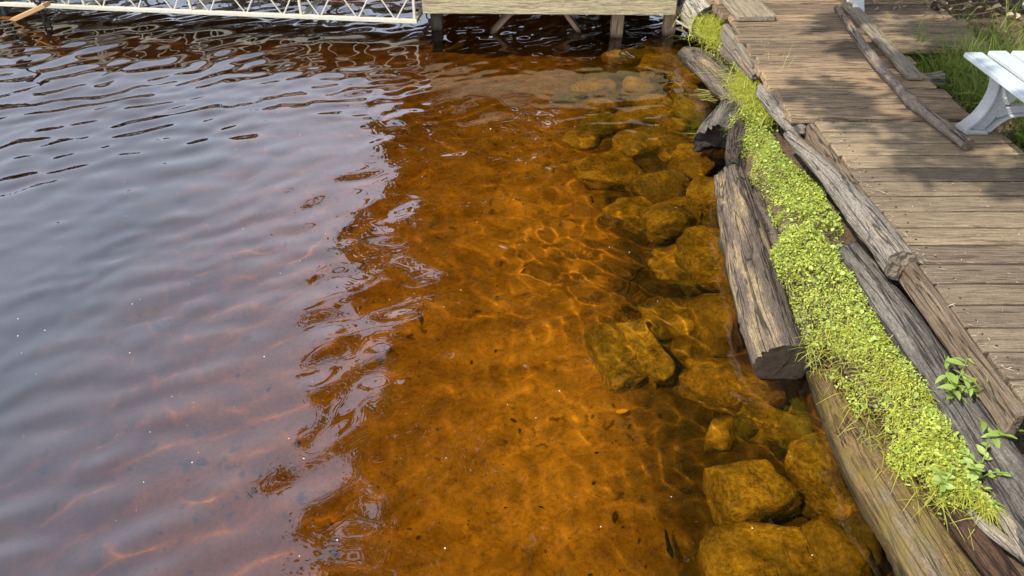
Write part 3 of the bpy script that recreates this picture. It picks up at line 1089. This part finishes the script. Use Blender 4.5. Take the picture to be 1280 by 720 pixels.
o = log('mossy_log', [(1.10, 2.0, .03), (1.115, 1.65, .045), (1.125, 1.4, .055), (1.14, 1.2, .06), (1.17, .8, .065)], [.045, .078, .096, .103, .106], M['moss_log'], M['black_end'], nr=64, ns=110, nk=7, seed=31, lump=.2, crack=.2, fine=.07, flat=.95)
tag(W_(o), 'yellow mossy log along the waterline below the leafy weeds', 'log')
o = log('red_brown_pole', [(1.185, 1.62, .13), (1.21, 1.3, .155), (1.235, 1.1, .165), (1.28, .8, .16)], [.025, .033, .036, .036], M['red_log'], M['black_end'], nr=24, ns=50, seed=35, lump=.2, crack=.12)
tag(o, 'thin dark red brown pole right behind the mossy log', 'pole')
e1 = G(893, 32, .22)
o = log('pale_log', [(e1.x - .02, e1.y, .215), (e1.x - .05, 5.4, .23), (e1.x - .1, 6.1, .25)], [.135, .13, .125], M['pale_log'], M['black_end'], nr=48, ns=40, seed=41, lump=.06, crack=.03, roughend=.006, fine=.01)
tag(W_(o), 'pale barkless log with blackened cut end beside the wooden dock', 'log')
o = log('brown_log', [(1.20, 5.02, .02), (1.255, 4.7, .07), (1.30, 4.35, .10), (1.33, 4.0, .12), (1.34, 3.7, .12)], [.06, .085, .09, .085, .08], M['brown_log'], M['black_end'], nr=48, ns=60, nk=7, seed=47, lump=.2, crack=.1)
tag(W_(o), 'knotty brown log sloping into the water under the yellow grass tufts', 'log')
a, b = G(901, 62, .27), G(945, 100, .29)
o = log('split_pole', [a, (a + b) / 2 + Vector((0, 0, .01)), b], [.028, .034, .03], M['brown_log'], M['brown_end'], nr=18, ns=24, seed=50, lump=.2, crack=.12, jag=.02)
tag(o, 'short split brown pole between the two grass tufts at the boardwalk edge', 'pole')
a, b = G(918, 66, .36), G(945, 97, .36)
o = log('split_pole', [a, b], [.02, .026], M['stick'], M['brown_end'], nr=14, ns=16, seed=52, lump=.2, crack=.12, jag=.02)
tag(o, 'thin pale splintered pole against the edge of the old planks', 'pole')
s0 = G(903, 180, .06)
o = log('hollow_log', [(s0.x - .015, s0.y - .0, .05), (s0.x + .06, s0.y + .16, .055), (s0.x + .16, s0.y + .36, .06)], [.128, .125, .11], M['dark_log'], M['rot_end'], nr=64, ns=36, seed=56, lump=.34, crack=.25, hollow=.10, roughend=.04, jag=.04, flat=.9, fine=.08)
tag(W_(o), 'short hollow log with black rotten end under the green leaves', 'log')
s1 = G(925, 192, .1)
o = log('rotten_stump', [(s1.x - .01, s1.y - .08, .03), (s1.x + .03, s1.y + .05, .10), (s1.x + .10, s1.y + .2, .14)], [.06, .10, .07], M['rotten'], M['rot_end'], nr=48, ns=30, seed=58, lump=.5, crack=.35, cf=8, jag=.05, roughend=.04, fine=.12)
tag(W_(o), 'crumbling dark lump of rotten wood between the hollow log and the shore log', 'rotten wood')
# driftwood root
a = G(1250, 668, .2)
dr = [([(a.x - .045, a.y + .075, .20), (a.x - .035, a.y + .02, .215), (a.x - .005, a.y - .03, .21), (a.x + .02, a.y - .06, .2)], [.008, .016, .017, .012], dict(nr=14, ns=24, seed=60, lump=.4, crack=.15)),
      ([(a.x + .0, a.y + .1, .22), (a.x + .01, a.y + .03, .235), (a.x + .025, a.y - .05, .22), (a.x + .035, a.y - .11, .2)], [.008, .02, .024, .014], dict(nr=14, ns=24, seed=61, lump=.5, crack=.2)),
      ([(a.x + .015, a.y + .02, .235), (a.x + .055, a.y - .01, .24), (a.x + .10, a.y - .05, .22)], [.014, .016, .008], dict(nr=12, ns=18, seed=62, lump=.4, crack=.15))]
tag(multi_log('driftwood_root', dr, [M['grey_log']]), 'gnarled grey forked piece of driftwood at the foot of the dark log', 'driftwood')
a, b, c = G(846, 26, .2), G(866, 38, .18), G(886, 50, .16)
tag(log('twig', [a, b, c], [.008, .009, .006], M['pale_log'], nr=8, ns=20, seed=63, lump=.3, crack=0), 'thin pale bent twig below the cut end of the pale log', 'twig')
a, b = G(846, 36, .14), G(862, 48, .12)
tag(log('twig', [a, (a + b) / 2 + Vector((.01, 0, .01)), b], [.008, .008, .005], M['brown_log'], nr=8, ns=12, seed=64, lump=.3, crack=0), 'short brown twig by the corner of the wooden dock', 'twig')
a = G(1160, 104, .36)
o = log('wood_chunk', [(a.x - .06, a.y + .01, a.z + .01), (a.x + .07, a.y - .01, a.z + .02)], [.04, .045], M['grey_log'], M['brown_end'], nr=20, ns=16, seed=66, lump=.5, crack=.3, jag=.03)
tag(o, 'weathered grey chunk of wood in the grass beside the stick', 'wood chunk')

# ================================================================== ROCKS
def rock_me(name, rx, ry, rz, seed, mat, boxy=.0, sub=4, clips=7):
    import bmesh
    bm = bmesh.new()
    bmesh.ops.create_icosphere(bm, subdivisions=sub, radius=1)
    P = np.array([v.co[:] for v in bm.verts])
    if boxy:
        q = (np.abs(P) ** (2 + 6 * boxy)).sum(1) ** (1 / (2 + 6 * boxy))
        P = P / q[:, None]
    r = np.random.default_rng(seed)
    for _ in range(clips):                                    # flat broken faces
        nrm = unit(1, r)[0]
        d = r.uniform(.62, .92)
        ov = np.maximum(P @ nrm - d, 0)
        P = P - ov[:, None] * nrm * .85
    D = .16 * fbm(P[:, 0] * 1.4 + seed, P[:, 1] * 1.4, P[:, 2] * 1.4, seed, 3) + .09 * fbm(P[:, 0] * 4 + seed, P[:, 1] * 4, P[:, 2] * 4, seed + 3, 4)
    P = P * (1 + D)[:, None] * np.array([rx, ry, rz])
    for v, p in zip(bm.verts, P):
        v.co = p
    me = bpy.data.meshes.new(name)
    bm.to_mesh(me)
    bm.free()
    me.polygons.foreach_set('use_smooth', [True] * len(me.polygons))
    me.materials.append(mat)
    return me


def rock(px, py, w, h, label, mat='rock', top=-.12, rz=0., boxy=.15, grp='submerged rocks along the shore', tall=.5, seed=None):
    c = U(px, py, top - .06)
    t = (c - Vector((0, 0, CAM_H))).length
    rx = w / FPX * t / 2
    dep = math.asin((CAM_H - c.z) / t)
    ry = max(h / FPX * t / 2 / math.sin(dep) * .85, rx * .45)
    b = float(bed_z(np.array(c.x), np.array(c.y)))
    rzz = max((top - b) / 2 + .05, min(rx, ry) * tall)
    s = seed if seed is not None else int(px * 7 + py)
    o = link('rock', rock_me('rock', rx, ry, rzz, s, M[mat], boxy, 4, 7 if boxy < .9 else 0), None, (c.x, c.y, top - rzz), (0, 0, rz))
    return tag(wet(o), label, 'rock', grp)


SM = {'rock': 'small pale speckled rock in the underwater rock row leading to the dock', 'rock_orange': 'small rust brown rock in the underwater rock row leading to the dock', 'rock_dark': 'small blackish rock in the underwater rock row leading to the dock'}
AM = {'rock': 'pale rock wedged underwater between the shore logs and the larger rocks', 'rock_orange': 'amber rock half buried in silt among the larger underwater rocks by the logs', 'rock_dark': 'dark rock filling a gap among the larger underwater rocks by the logs'}
rock(828, 224, 70, 36, 'speckled pale rock underwater touching the pale boulder beside it', 'rock', -.10)
rock(846, 262, 82, 50, 'speckled pale angular boulder underwater off the split end of the shore log', 'rock', -.10, .2, .3)
rock(892, 308, 84, 70, 'round yellow rock underwater against the side of the shore log', 'rock', -.04)
rock(905, 388, 90, 74, 'large dim rock underwater beside the lower half of the shore log', 'rock_orange', -.10)
rock(842, 395, 84, 56, 'flat rust coloured rock underwater next to the large dim rock', 'rock_orange', -.22)
rock(770, 444, 50, 84, 'blocky slab of rock underwater standing apart on the silt, split from its twin', 'rock', -.235, .30, 1.2, tall=.4)
rock(806, 438, 36, 80, 'narrow twin of the split blocky slab underwater on the silt', 'rock', -.215, .34, 1.2, tall=.4)
rock(918, 470, 118, 58, 'long wedge shaped rock underwater below the square cut end of the shore log', 'rock_orange', -.13, -.35)
rock(985, 525, 104, 56, 'flat olive rock underwater beside the top end of the mossy log', 'rock', -.14, -.2)
rock(948, 602, 104, 88, 'rounded dark brown rock underwater out from the mossy log', 'rock', -.10, .1, .35)
rock(1038, 585, 84, 90, 'domed brown rock underwater hard against the mossy log', 'rock', -.06)
rock(968, 690, 150, 96, 'broad olive boulder underwater with a level top', 'rock', -.07, 0, .3)
rock(1050, 690, 96, 90, 'olive rock just below the surface by the mossy log', 'rock', -.025, .3)
rock(762, 210, 96, 46, 'long low rock underwater with a shadowed flank', 'rock_orange', -.20, .35)
rock(797, 173, 80, 34, 'broad pale rock underwater', 'rock', -.16)
rock(748, 153, 52, 26, 'small dark slimy rock on the silt', 'rock_dark', -.26, .4)
rock(803, 105, 50, 26, 'light rounded rock in the cluster near the dock posts', 'rock', -.12)
rock(768, 90, 74, 20, 'flat dark rock in the cluster near the dock posts', 'rock_dark', -.18)
for (x, y, w, h, mt, tpz) in ((738, 106, 60, 24, 'rock_orange', -.24), (792, 146, 60, 24, 'rock_orange', -.17), (845, 152, 46, 20, 'rock_orange', -.14), (832, 76, 56, 24, 'rock', -.12), (860, 92, 40, 20, 'rock_orange', -.10),
                              (828, 56, 60, 18, 'rock_orange', -.13), (868, 134, 50, 24, 'rock', -.10), (752, 128, 46, 18, 'rock_orange', -.25), (800, 68, 50, 16, 'rock_dark', -.18), (858, 112, 36, 18, 'rock', -.12), (712, 118, 44, 18, 'rock_dark', -.30), (820, 128, 50, 22, 'rock', -.14), (845, 178, 40, 22, 'rock', -.12), (776, 66, 44, 14, 'rock_orange', -.2), (810, 88, 36, 12, 'rock', -.14), (725, 172, 44, 24, 'rock_orange', -.3)):
    rock(x, y, w, h, SM[mt], mt, tpz, random.uniform(-.5, .5), .2)
for (x, y, w, h, mt, tpz) in ((866, 196, 62, 42, 'rock_orange', -.10), (888, 240, 56, 42, 'rock_orange', -.10), (798, 266, 80, 46, 'rock_orange', -.24), (850, 318, 64, 40, 'rock_orange', -.22), (868, 350, 44, 30, 'rock_dark', -.2), (1000, 470, 60, 40, 'rock_dark', -.16), (1058, 520, 46, 44, 'rock_dark', -.10), (900, 545, 44, 40, 'rock_orange', -.25), (1090, 660, 60, 70, 'rock_dark', -.05), (936, 530, 40, 34, 'rock_dark', -.22), (870, 425, 60, 40, 'rock_orange', -.22), (920, 345, 40, 40, 'rock', -.1), (1075, 575, 40, 50, 'rock', -.06), (905, 275, 40, 30, 'rock_dark', -.1)):
    rock(x, y, w, h, AM[mt], mt, tpz, random.uniform(-.5, .5), .2)

# twigs and bits on the bed
a, b = U(660, 630, -.44), U(705, 655, -.45)
tag(wet(log('sunken_twig', [a, (a + b) / 2 + Vector((0, .012, .01)), b], [.004, .005, .003], M['twig'], nr=6, ns=12, lump=.3, crack=0)), 'thin dark twig lying on the silt with a pale tip', 'twig')
a, b, c = U(800, 335, -.28), U(788, 350, -.28), U(784, 366, -.28)
tag(wet(log('sunken_twig', [a, b, c], [.004, .005, .003], M['twig'], nr=6, ns=12, lump=.3, crack=0)), 'curved dark twig underwater near the pale boulder', 'twig')
a, b = U(832, 668, -.30), U(838, 692, -.30)
tag(wet(log('sunken_twig', [a, b], [.007, .009], M['twig'], nr=6, ns=8, lump=.3, crack=0)), 'short thick dark twig underwater left of the broad olive boulder', 'twig')
P = np.array([tuple(U(770, 517, -.32)), ])
V, F, va = leaves_np(P, np.array([[.9, .3, .2]]), np.array([[-.2, 0, 1.]]), np.array([.045]), np.array([.032]), np.array([.9]), hexa=True)
tag(wet(link('sunken_leaf', mesh_np('sunken_leaf', V, F, False, [leaf_mat('orange_dead_leaf', (.7, .4, .1), (.8, .5, .14), (.9, .6, .2), .1)], {'var': ('FLOAT', va)}))), 'small bright orange dead leaf on the silt by the cracked slab', 'leaf')

# crumbs of leaf and bark lying on the bed
n = 900
x, y = rng.uniform(-1.4, 1.0, n), 1.05 + rng.uniform(0, 1, n) ** 1.4 * 4.4
nn = unit(n, rng, 2.5)
ln = np.exp(rng.normal(math.log(.011), .65, n))
V, F, va = leaves_np(np.stack([x, y, bed_z(x, y) + .004], 1), perp(nn, rng), nn, ln, ln * rng.uniform(.15, .7, n), rng.uniform(0, 1, n), .6, True)
tag(wet(link('bed_debris', mesh_np('bed_debris', V, F, False, [leaf_mat('sodden_debris', (.03, .022, .012), (.07, .05, .025), (.3, .2, .09), .05, 1.)], {'var': ('FLOAT', va)}))), 'dark crumbs of leaf and bark scattered over the amber lake bed', 'debris', kind='stuff')

# floating flecks
n = 170
fp = np.stack([rng.uniform(-2.2, 1.0, n), rng.uniform(1.15, 4.6, n)], 1)
fp = fp[fp[:, 0] < edge(fp[:, 1]) - .15]
n = len(fp)
P = np.concatenate([fp, (waves(fp[:, 0], fp[:, 1]) + .0012)[:, None]], 1)
nn = np.tile([0, 0, 1.], (n, 1))
sz = np.exp(rng.normal(math.log(.0035), .4, n))
V, F, va = leaves_np(P, perp(nn, rng), nn, sz, sz * .8, rng.uniform(0, 1, n), fold=.6)
tag(link('floating_fluff', mesh_np('floating_fluff', V, F, False, [M['fleck']])), 'tiny pale flecks of fluff floating on the water', 'fluff', kind='stuff')

# ================================================================== PLANTS
def in_strip(n, rng):
    y = rng.uniform(1.17, 3.7, n)
    lp = [G(*q, .19) for q in ((1232, 648), (1158, 628), (1100, 560), (1064, 500), (1038, 450), (1008, 418), (988, 372), (968, 320), (957, 262), (952, 214), (946, 192), (926, 168), (903, 142))]
    rp = [G(*q, .27) for q in ((1240, 640), (1228, 590), (1192, 495), (1150, 438), (1115, 385), (1085, 328), (1060, 285), (1032, 238), (1000, 200), (978, 170), (970, 140))]
    L = np.interp(y, [q.y for q in lp], [q.x for q in lp])
    Rr = np.interp(y, [q.y for q in rp], [q.x for q in rp])
    wob = .035 * vn(y * 7, 0, 0, 7)
    u = rng.uniform(0, 1, n)
    x = L + wob + (Rr - L + .5 * .02 * vn(y * 11, 5, 0, 8)) * u
    return x, y, u


def cover_top(x, y, u):
    base = bank_z(x, y)
    base = np.maximum(base, .13 + .10 * np.clip(u * 2, 0, 1))
    mound = .030 + .034 * fbm(x * 8, y * 8, 0, 33, 3)
    return base + mound * np.clip(np.minimum(u, 1 - u) * 7, .15, 1)


n = 42000
x, y, u = in_strip(n, rng)
dens = fbm(x * 7, y * 7, 0, 34, 3)
kp = (dens > np.interp(y, [2.2, 2.7, 3.1], [-.46, -.36, -.22])) & ~((y < 1.95) & (u < .22) & (vn(x * 14, y * 14, 0, 35) > -.2)) & ~((y < 1.8) & (rng.uniform(size=n) < .2))
x, y, u = x[kp], y[kp], u[kp]
n = len(x)
z = cover_top(x, y, u) - rng.uniform(0, 1, n) ** 2 * .03
nn = unit(n, rng, 1.25)
sz = rng.uniform(.0045, .0115, n) * (1 + .35 * vn(x * 5, y * 5, 2, 37))
var = np.clip(.48 + .45 * fbm(x * 6, y * 6, 0, 36, 3) + rng.normal(size=n) * .24, 0, 1)
V, F, va = leaves_np(np.stack([x, y, z], 1), perp(nn, rng), nn, sz, sz * rng.uniform(.55, .9, n), var, .3, True)
tag(link('groundcover', mesh_np('groundcover', V, F, False, [M['cover']], {'var': ('FLOAT', va)})), 'dense yellow green leafy groundcover filling the strip between the logs', 'groundcover', kind='stuff')


n = 900
x, y, u = in_strip(n, rng)
nn = unit(n, rng, 1.6)
sz = rng.uniform(.012, .022, n)
V, F, va = leaves_np(np.stack([x, y, cover_top(x, y, u) + rng.uniform(-.008, .008, n)], 1), perp(nn, rng), nn, sz, sz * rng.uniform(.6, .9, n), rng.uniform(0, 1, n), .3, True)
tag(link('clover_patch', mesh_np('clover_patch', V, F, False, [leaf_mat('clover_leaf', (.20, .28, .07), (.34, .46, .10), (.52, .64, .17), .3)], {'var': ('FLOAT', va)})), 'larger round green leaves scattered through the green strip', 'groundcover', kind='stuff')

n = 1500
x, y, u = in_strip(n, rng)
nn = unit(n, rng, 1.)
V, F, va = leaves_np(np.stack([x, y, cover_top(x, y, u) + rng.uniform(-.02, .006, n)], 1), perp(nn, rng), nn, rng.uniform(.012, .05, n), rng.uniform(.0012, .003, n), rng.uniform(.2, 1, n), .4)
tag(link('dead_stems', mesh_np('dead_stems', V, F, False, [M['litter']], {'var': ('FLOAT', va)})), 'dry brown stems and straw caught in the green strip', 'straw', kind='stuff')


def grass(name, label, P, lean, L, W, bend, mat, rng, up=1.1):
    n = len(P)
    D = unit(n, rng, 0)
    D[:, 2] = np.abs(D[:, 2])
    D = D * .55 + np.array(lean)[None] + np.array([0, 0, up])[None]
    D /= np.linalg.norm(D, axis=1)[:, None]
    V, F, k = blades_np(P, D, L, W, bend, rng)
    va = np.repeat(np.clip(rng.normal(.5, .25, n), 0, 1), k)
    return tag(link(name, mesh_np(name, V, F, False, [M[mat]], {'var': ('FLOAT', va)})), label, 'grass', kind='stuff')


# fine grass through the strip, thicker at its near end
n = 7000
x, y, u = in_strip(n, rng)
kp = ((y < 1.95) & (u > .2)) | (rng.uniform(size=n) < .55)
x, y, u = x[kp], y[kp], u[kp]
n = len(x)
P = np.stack([x, y, cover_top(x, y, u) - .03], 1)
grass('strip_grass', 'fine yellow green grass blades in the near end of the green strip', P, (-.25, -.45, 0), rng.uniform(.03, .085, n) * np.where(y < 2.0, 1, .6), rng.uniform(.0014, .003, n), rng.uniform(.3, .9, n), 'yellow_grass', rng, .75)


def tuft(label, c, rx, ry, n, L, mat='yellow_grass', lean=(-.1, -.2, 0), w=(.002, .004), bend=(.3, .9)):
    a = rng.normal(size=(n, 2)) * .5
    P = np.stack([c[0] + a[:, 0] * rx, c[1] + a[:, 1] * ry, np.full(n, c[2])], 1)
    return grass('grass_tuft', label, P, lean, rng.uniform(L * .5, L, n), rng.uniform(*w, n), rng.uniform(*bend, n), mat, rng)


t1, t2 = G(903, 44, .24), G(956, 124, .26)
tuft('bright yellow green grass tuft below the wide grey board', t1, .16, .38, 2600, .15)
tuft('yellow green grass tuft at the corner of the old planks', t2, .14, .27, 2400, .17)
tuft('few tall thin grass stems rising from the corner tuft', G(962, 118, .28), .05, .06, 14, .30, bend=(.05, .3), lean=(.15, .1, 0), w=(.0015, .002))
n = 1300
a = rng.normal(size=(n, 2)) * .5
for nm, c, rx, ry in (('bright leafy sedum around the foot of the grass tuft by the pale log', t1, .15, .4), ('bright leafy sedum around the foot of the corner grass tuft', t2, .13, .26)):
    P = np.stack([c.x + a[:, 0] * rx, c.y + a[:, 1] * ry, c.z + .02 + rng.uniform(0, .03, n)], 1)
    nn = unit(n, rng, 1.1)
    sz = rng.uniform(.010, .018, n)
    V, F, va = leaves_np(P, perp(nn, rng), nn, sz, sz * .7, rng.uniform(.3, 1, n), .3, True)
    tag(link('sedum_patch', mesh_np('sedum_patch', V, F, False, [M['cover']], {'var': ('FLOAT', va)})), nm, 'groundcover', kind='stuff')

# tall grass by the bench
gc = [(2.30, 4.15, .07, 200), (2.42, 3.95, .08, 260), (2.33, 3.75, .06, 160), (2.55, 3.85, .10, 320), (2.62, 3.55, .12, 420), (2.48, 3.4, .09, 330), (2.35, 3.45, .06, 150), (2.75, 3.3, .14, 380), (2.55, 3.1, .12, 300), (2.5, 2.85, .1, 200), (2.9, 3.9, .15, 160), (2.75, 4.3, .12, 90), (3.2, 4.4, .2, 160), (2.35, 3.05, .05, 90)]
Ps, Ls = [], []
for (x, y, s, k) in gc:
    a = rng.normal(size=(k, 2)) * s
    Ps.append(np.stack([x + a[:, 0], y + a[:, 1], bank_z(x + a[:, 0], y + a[:, 1]) - .01], 1))
    Ls.append(rng.uniform(.12, .36, k))
P, L = np.vstack(Ps), np.concatenate(Ls)
kp = (P[:, 0] > 2.16)
P, L = P[kp], L[kp]
n = len(P)
grass('bank_grass', 'long green grass growing on the bank around the white bench', P, (-.12, .05, 0), L, rng.uniform(.003, .0065, n), rng.uniform(.15, .75, n), 'grass', rng, 1.2)

# leaf litter on the bank
n = 5200
x = rng.uniform(2.14, 5.2, n)
y = rng.uniform(1.0, 7.0, n)
x2 = rng.uniform(1.45, 2.6, 260)
y2 = np.where(rng.uniform(size=260) < .5, rng.uniform(.9, 1.32, 260), rng.uniform(4.4, 5.4, 260))
zl2 = np.where(y2 < 2, bank_z(x2, y2), np.where(x2 > 2.25, DZ + .012, -9))
x, y, z = np.concatenate([x, x2]), np.concatenate([y, y2]), np.concatenate([bank_z(x, y), zl2])
kp = ~((x < 2.7) & (y > 3.9) & (y < 6.5) & (z < DZ)) & (z > -1)
x, y, z = x[kp], y[kp], z[kp]
n = len(x)
nn = unit(n, rng, 1.3)
sz = rng.uniform(.025, .07, n)
V, F, va = leaves_np(np.stack([x, y, z + rng.uniform(.0, .025, n)], 1), perp(nn, rng), nn, sz, sz * rng.uniform(.3, .75, n), rng.uniform(0, 1, n), .7, True, .2)
tag(link('leaf_litter', mesh_np('leaf_litter', V, F, False, [M['litter']], {'var': ('FLOAT', va)})), 'brown dead leaves and litter covering the bank', 'leaf litter', kind='stuff')

# drowned grass at the shore
P = np.array([tuple(G(895, 175, .01))] * 16 + [tuple(G(890, 120, .01))] * 26) + rng.normal(size=(42, 3)) * [.02, .05, .003]
n = len(P)
D = np.stack([-1 + .25 * rng.normal(size=n), .45 + .5 * rng.normal(size=n), -.12 + .05 * rng.normal(size=n)], 1)
D /= np.linalg.norm(D, axis=1)[:, None]
V, F, k = blades_np(P, D, rng.uniform(.12, .26, n), rng.uniform(.004, .007, n), np.zeros(n), rng)
tag(wet(link('drowned_grass', mesh_np('drowned_grass', V, F, False, [M['reed']], {'var': ('FLOAT', np.repeat(rng.uniform(0, 1, n), k))}))), 'limp yellow green grass blades trailing in the water by the hollow log', 'grass', kind='stuff')


# leafy weeds, leaf by leaf
def leaf_part_me(L, W, seed, droop=.2):
    r = np.random.default_rng(seed)
    ts = np.linspace(0, 1, 6)
    w = W * .5 * np.sin(np.pi * ts ** .8) ** .8 + .0004
    V = []
    for t, ww in zip(ts, w):
        zc = -droop * L * t * t
        V += [(L * t, -ww, zc + ww * .35), (L * t, 0, zc), (L * t, ww, zc + ww * .35)]
    F = []
    for i in range(5):
        for j in range(2):
            a = i * 3 + j
            F.append((a, a + 3, a + 4, a + 1))
    return mesh_np('leaf', V, np.array(F), True, [M['weed']], {'var': ('FLOAT', np.full(len(V), r.uniform(.2, .9)))})


lanc = [leaf_part_me(.058, .019, s, .25) for s in range(4)]
oval = [leaf_part_me(.034, .020, s + 10, .15) for s in range(4)]


def weed(label, base, stems, meshes, hgt, nl, spread, rng):
    t = thing('leafy_weed', label, 'plant', tuple(base), 0)
    for s in range(stems):
        a = rng.uniform(0, 6.28)
        tipv = Vector((math.cos(a) * spread, math.sin(a) * spread, hgt * rng.uniform(.8, 1.1)))
        V, F, RS, MI = sweep_arrays([(0, 0, -.02), tuple(tipv * .5 + Vector((0, 0, .01))), tuple(tipv)], [.0022, .0018, .0012], nr=6, ns=6, lump=.1, crack=0, fine=0)
        st = link('stem', mesh_np('stem', V, F, True, [M['weed']], {'var': ('FLOAT', np.full(len(V), .3))}), t)
        for q in range(nl):
            f = .25 + .75 * (q + 1) / nl
            p = tipv * f
            link('leaf', meshes[int(rng.integers(len(meshes)))], st, tuple(p), (rng.normal() * .25, -.25 + rng.normal() * .3, a + q * 2.4 + rng.normal() * .3)).scale = (rng.uniform(.45, .95),) * 3
    return t


weed('upright weed with pointed mid green leaves beside the dark log', G(1186, 500, .27), 5, lanc, .13, 8, .06, rng)
weed('low weed with round pale green leaves overhanging the mossy log', G(1180, 612, .24), 3, oval, .05, 6, .028, rng)
weed('low weed with oval green leaves at the near end of the strip', G(1222, 595, .26), 5, oval, .07, 7, .05, rng)
weed('small weed with pointed leaves against the dark log', G(1236, 545, .29), 3, lanc, .05, 4, .03, rng)

# straw, needles and chips on the planks
n = 520
x, y = rng.uniform(1.38, 2.12, n), rng.uniform(1.4, 5.2, n)
x = np.where(rng.uniform(size=n) < .4, 1.39 + np.abs(rng.normal(size=n)) * .02, x)
nn = unit(n, rng, 4)
ln = np.exp(rng.normal(math.log(.016), .6, n))
V, F, va = leaves_np(np.stack([x, y, np.full(n, DZ + .006)], 1), perp(nn, rng), nn, ln, rng.uniform(.0015, .004, n), rng.uniform(.3, 1, n), .5)
tag(link('deck_debris', mesh_np('deck_debris', V, F, False, [leaf_mat('pale_straw', (.25, .19, .12), (.45, .37, .25), (.62, .55, .42), .1, .9)], {'var': ('FLOAT', va)})), 'pale straw, needles and wood chips scattered on the boardwalk', 'debris', kind='stuff')

# ================================================================== BENCHES
def plate_me(name, outline, th, mat):
    """extrude an x-z outline to thickness th in y, with a softened rim"""
    import bmesh
    bm = bmesh.new()
    vs = [bm.verts.new((x, -th / 2, z)) for x, z in outline]
    f = bm.faces.new(vs)
    r = bmesh.ops.extrude_face_region(bm, geom=[f])
    for v in r['geom']:
        if isinstance(v, bmesh.types.BMVert):
            v.co.y += th
    bmesh.ops.recalc_face_normals(bm, faces=bm.faces)
    bmesh.ops.bevel(bm, geom=[e for e in bm.edges if abs(e.verts[0].co.y - e.verts[1].co.y) < 1e-6], offset=.003, segments=1, affect='EDGES')
    me = bpy.data.meshes.new(name)
    bm.to_mesh(me)
    bm.free()
    me.materials.append(mat)
    return me


def ribbon(pts, widths):
    C = spline([(a, b, 0) for a, b in pts], 16)[:, :2]
    W = np.interp(np.linspace(0, 1, 16), np.linspace(0, 1, len(widths)), widths)
    T = np.gradient(C, axis=0)
    T /= np.linalg.norm(T, axis=1)[:, None]
    Nn = np.stack([-T[:, 1], T[:, 0]], 1)
    return [tuple(p) for p in C + Nn * W[:, None] / 2] + [tuple(p) for p in (C - Nn * W[:, None] / 2)[::-1]]


def bench(label, loc, rz, length=1.25, group=None):
    t = thing('park_bench', label, 'bench', loc, rz, group)
    sh = .335
    sm = [box_me('slat', length, .077, .022, M['white'], .007, 4, .0015, q) for q in range(3)]
    for q in range(7):
        link('slat', sm[q % 3], t, (-.095 + q * .0985, -length / 2 + .055, sh - (.006 if q in (0, 6) else 0)), (0, 0, math.pi / 2))
    rail = plate_me('seat_rail', ribbon([(-.10, sh - .022), (.2, sh - .026), (.50, sh - .022)], [.02, .02, .02]), .034, M['cast'])
    lg = plate_me('leg', ribbon([(.012, .008), (.05, .085), (.068, .16), (.06, .225), (.03, sh - .03)], [.06, .05, .066, .046, .04]), .030, M['cast'])
    rim = plate_me('leg_rim', ribbon([(-.05, .014), (.0, .081), (.019, .165), (.012, .23), (-.012, sh - .03)], [.017, .014, .013, .013, .016]), .070, M['cast'])
    rim2 = plate_me('leg_rim', ribbon([(.056, .012), (.085, .05), (.13, .083), (.2, .094)], [.013, .012, .012, .012]), .070, M['cast'])
    arm = plate_me('strut', ribbon([(.085, .145), (.15, .205), (.23, sh - .028)], [.045, .026, .026]), .044, M['cast'])
    low = plate_me('arch', ribbon([(.07, .09), (.13, .108), (.2, .114)], [.045, .034, .03]), .030, M['cast'])
    foot = plate_me('foot', [(-.062, 0), (.056, 0), (.05, .016), (-.055, .022)], .078, M['cast'])
    for yy in (0., -length + .14):
        for sgn in (1, -1):
            for nm, me, dy in (('leg', lg, 0), ('leg_rim', rim, 0), ('leg_rim', rim2, 0), ('strut', arm, .004), ('arch', low, -.003), ('foot', foot, .002)):
                if nm in ('leg_rim', 'foot'):
                    link(nm, me, leg, (0, dy, 0))
                else:
                    o = link(nm, me, t, (0 if sgn > 0 else .40, yy + dy, 0))
                    o.scale = (sgn, 1, 1)
                    leg = o if nm == 'leg' else leg
        link('seat_rail', rail, t, (.0, yy + .03, 0))
    return t


bench('white slatted bench with curved cast legs standing at the edge of the boardwalk', (2.05, 3.03, DZ), 0)
f2 = G(1073, 17, DZ)
bench('second white bench farther along the old planks, only a leg showing', (f2.x, f2.y + .06, DZ), R(90))
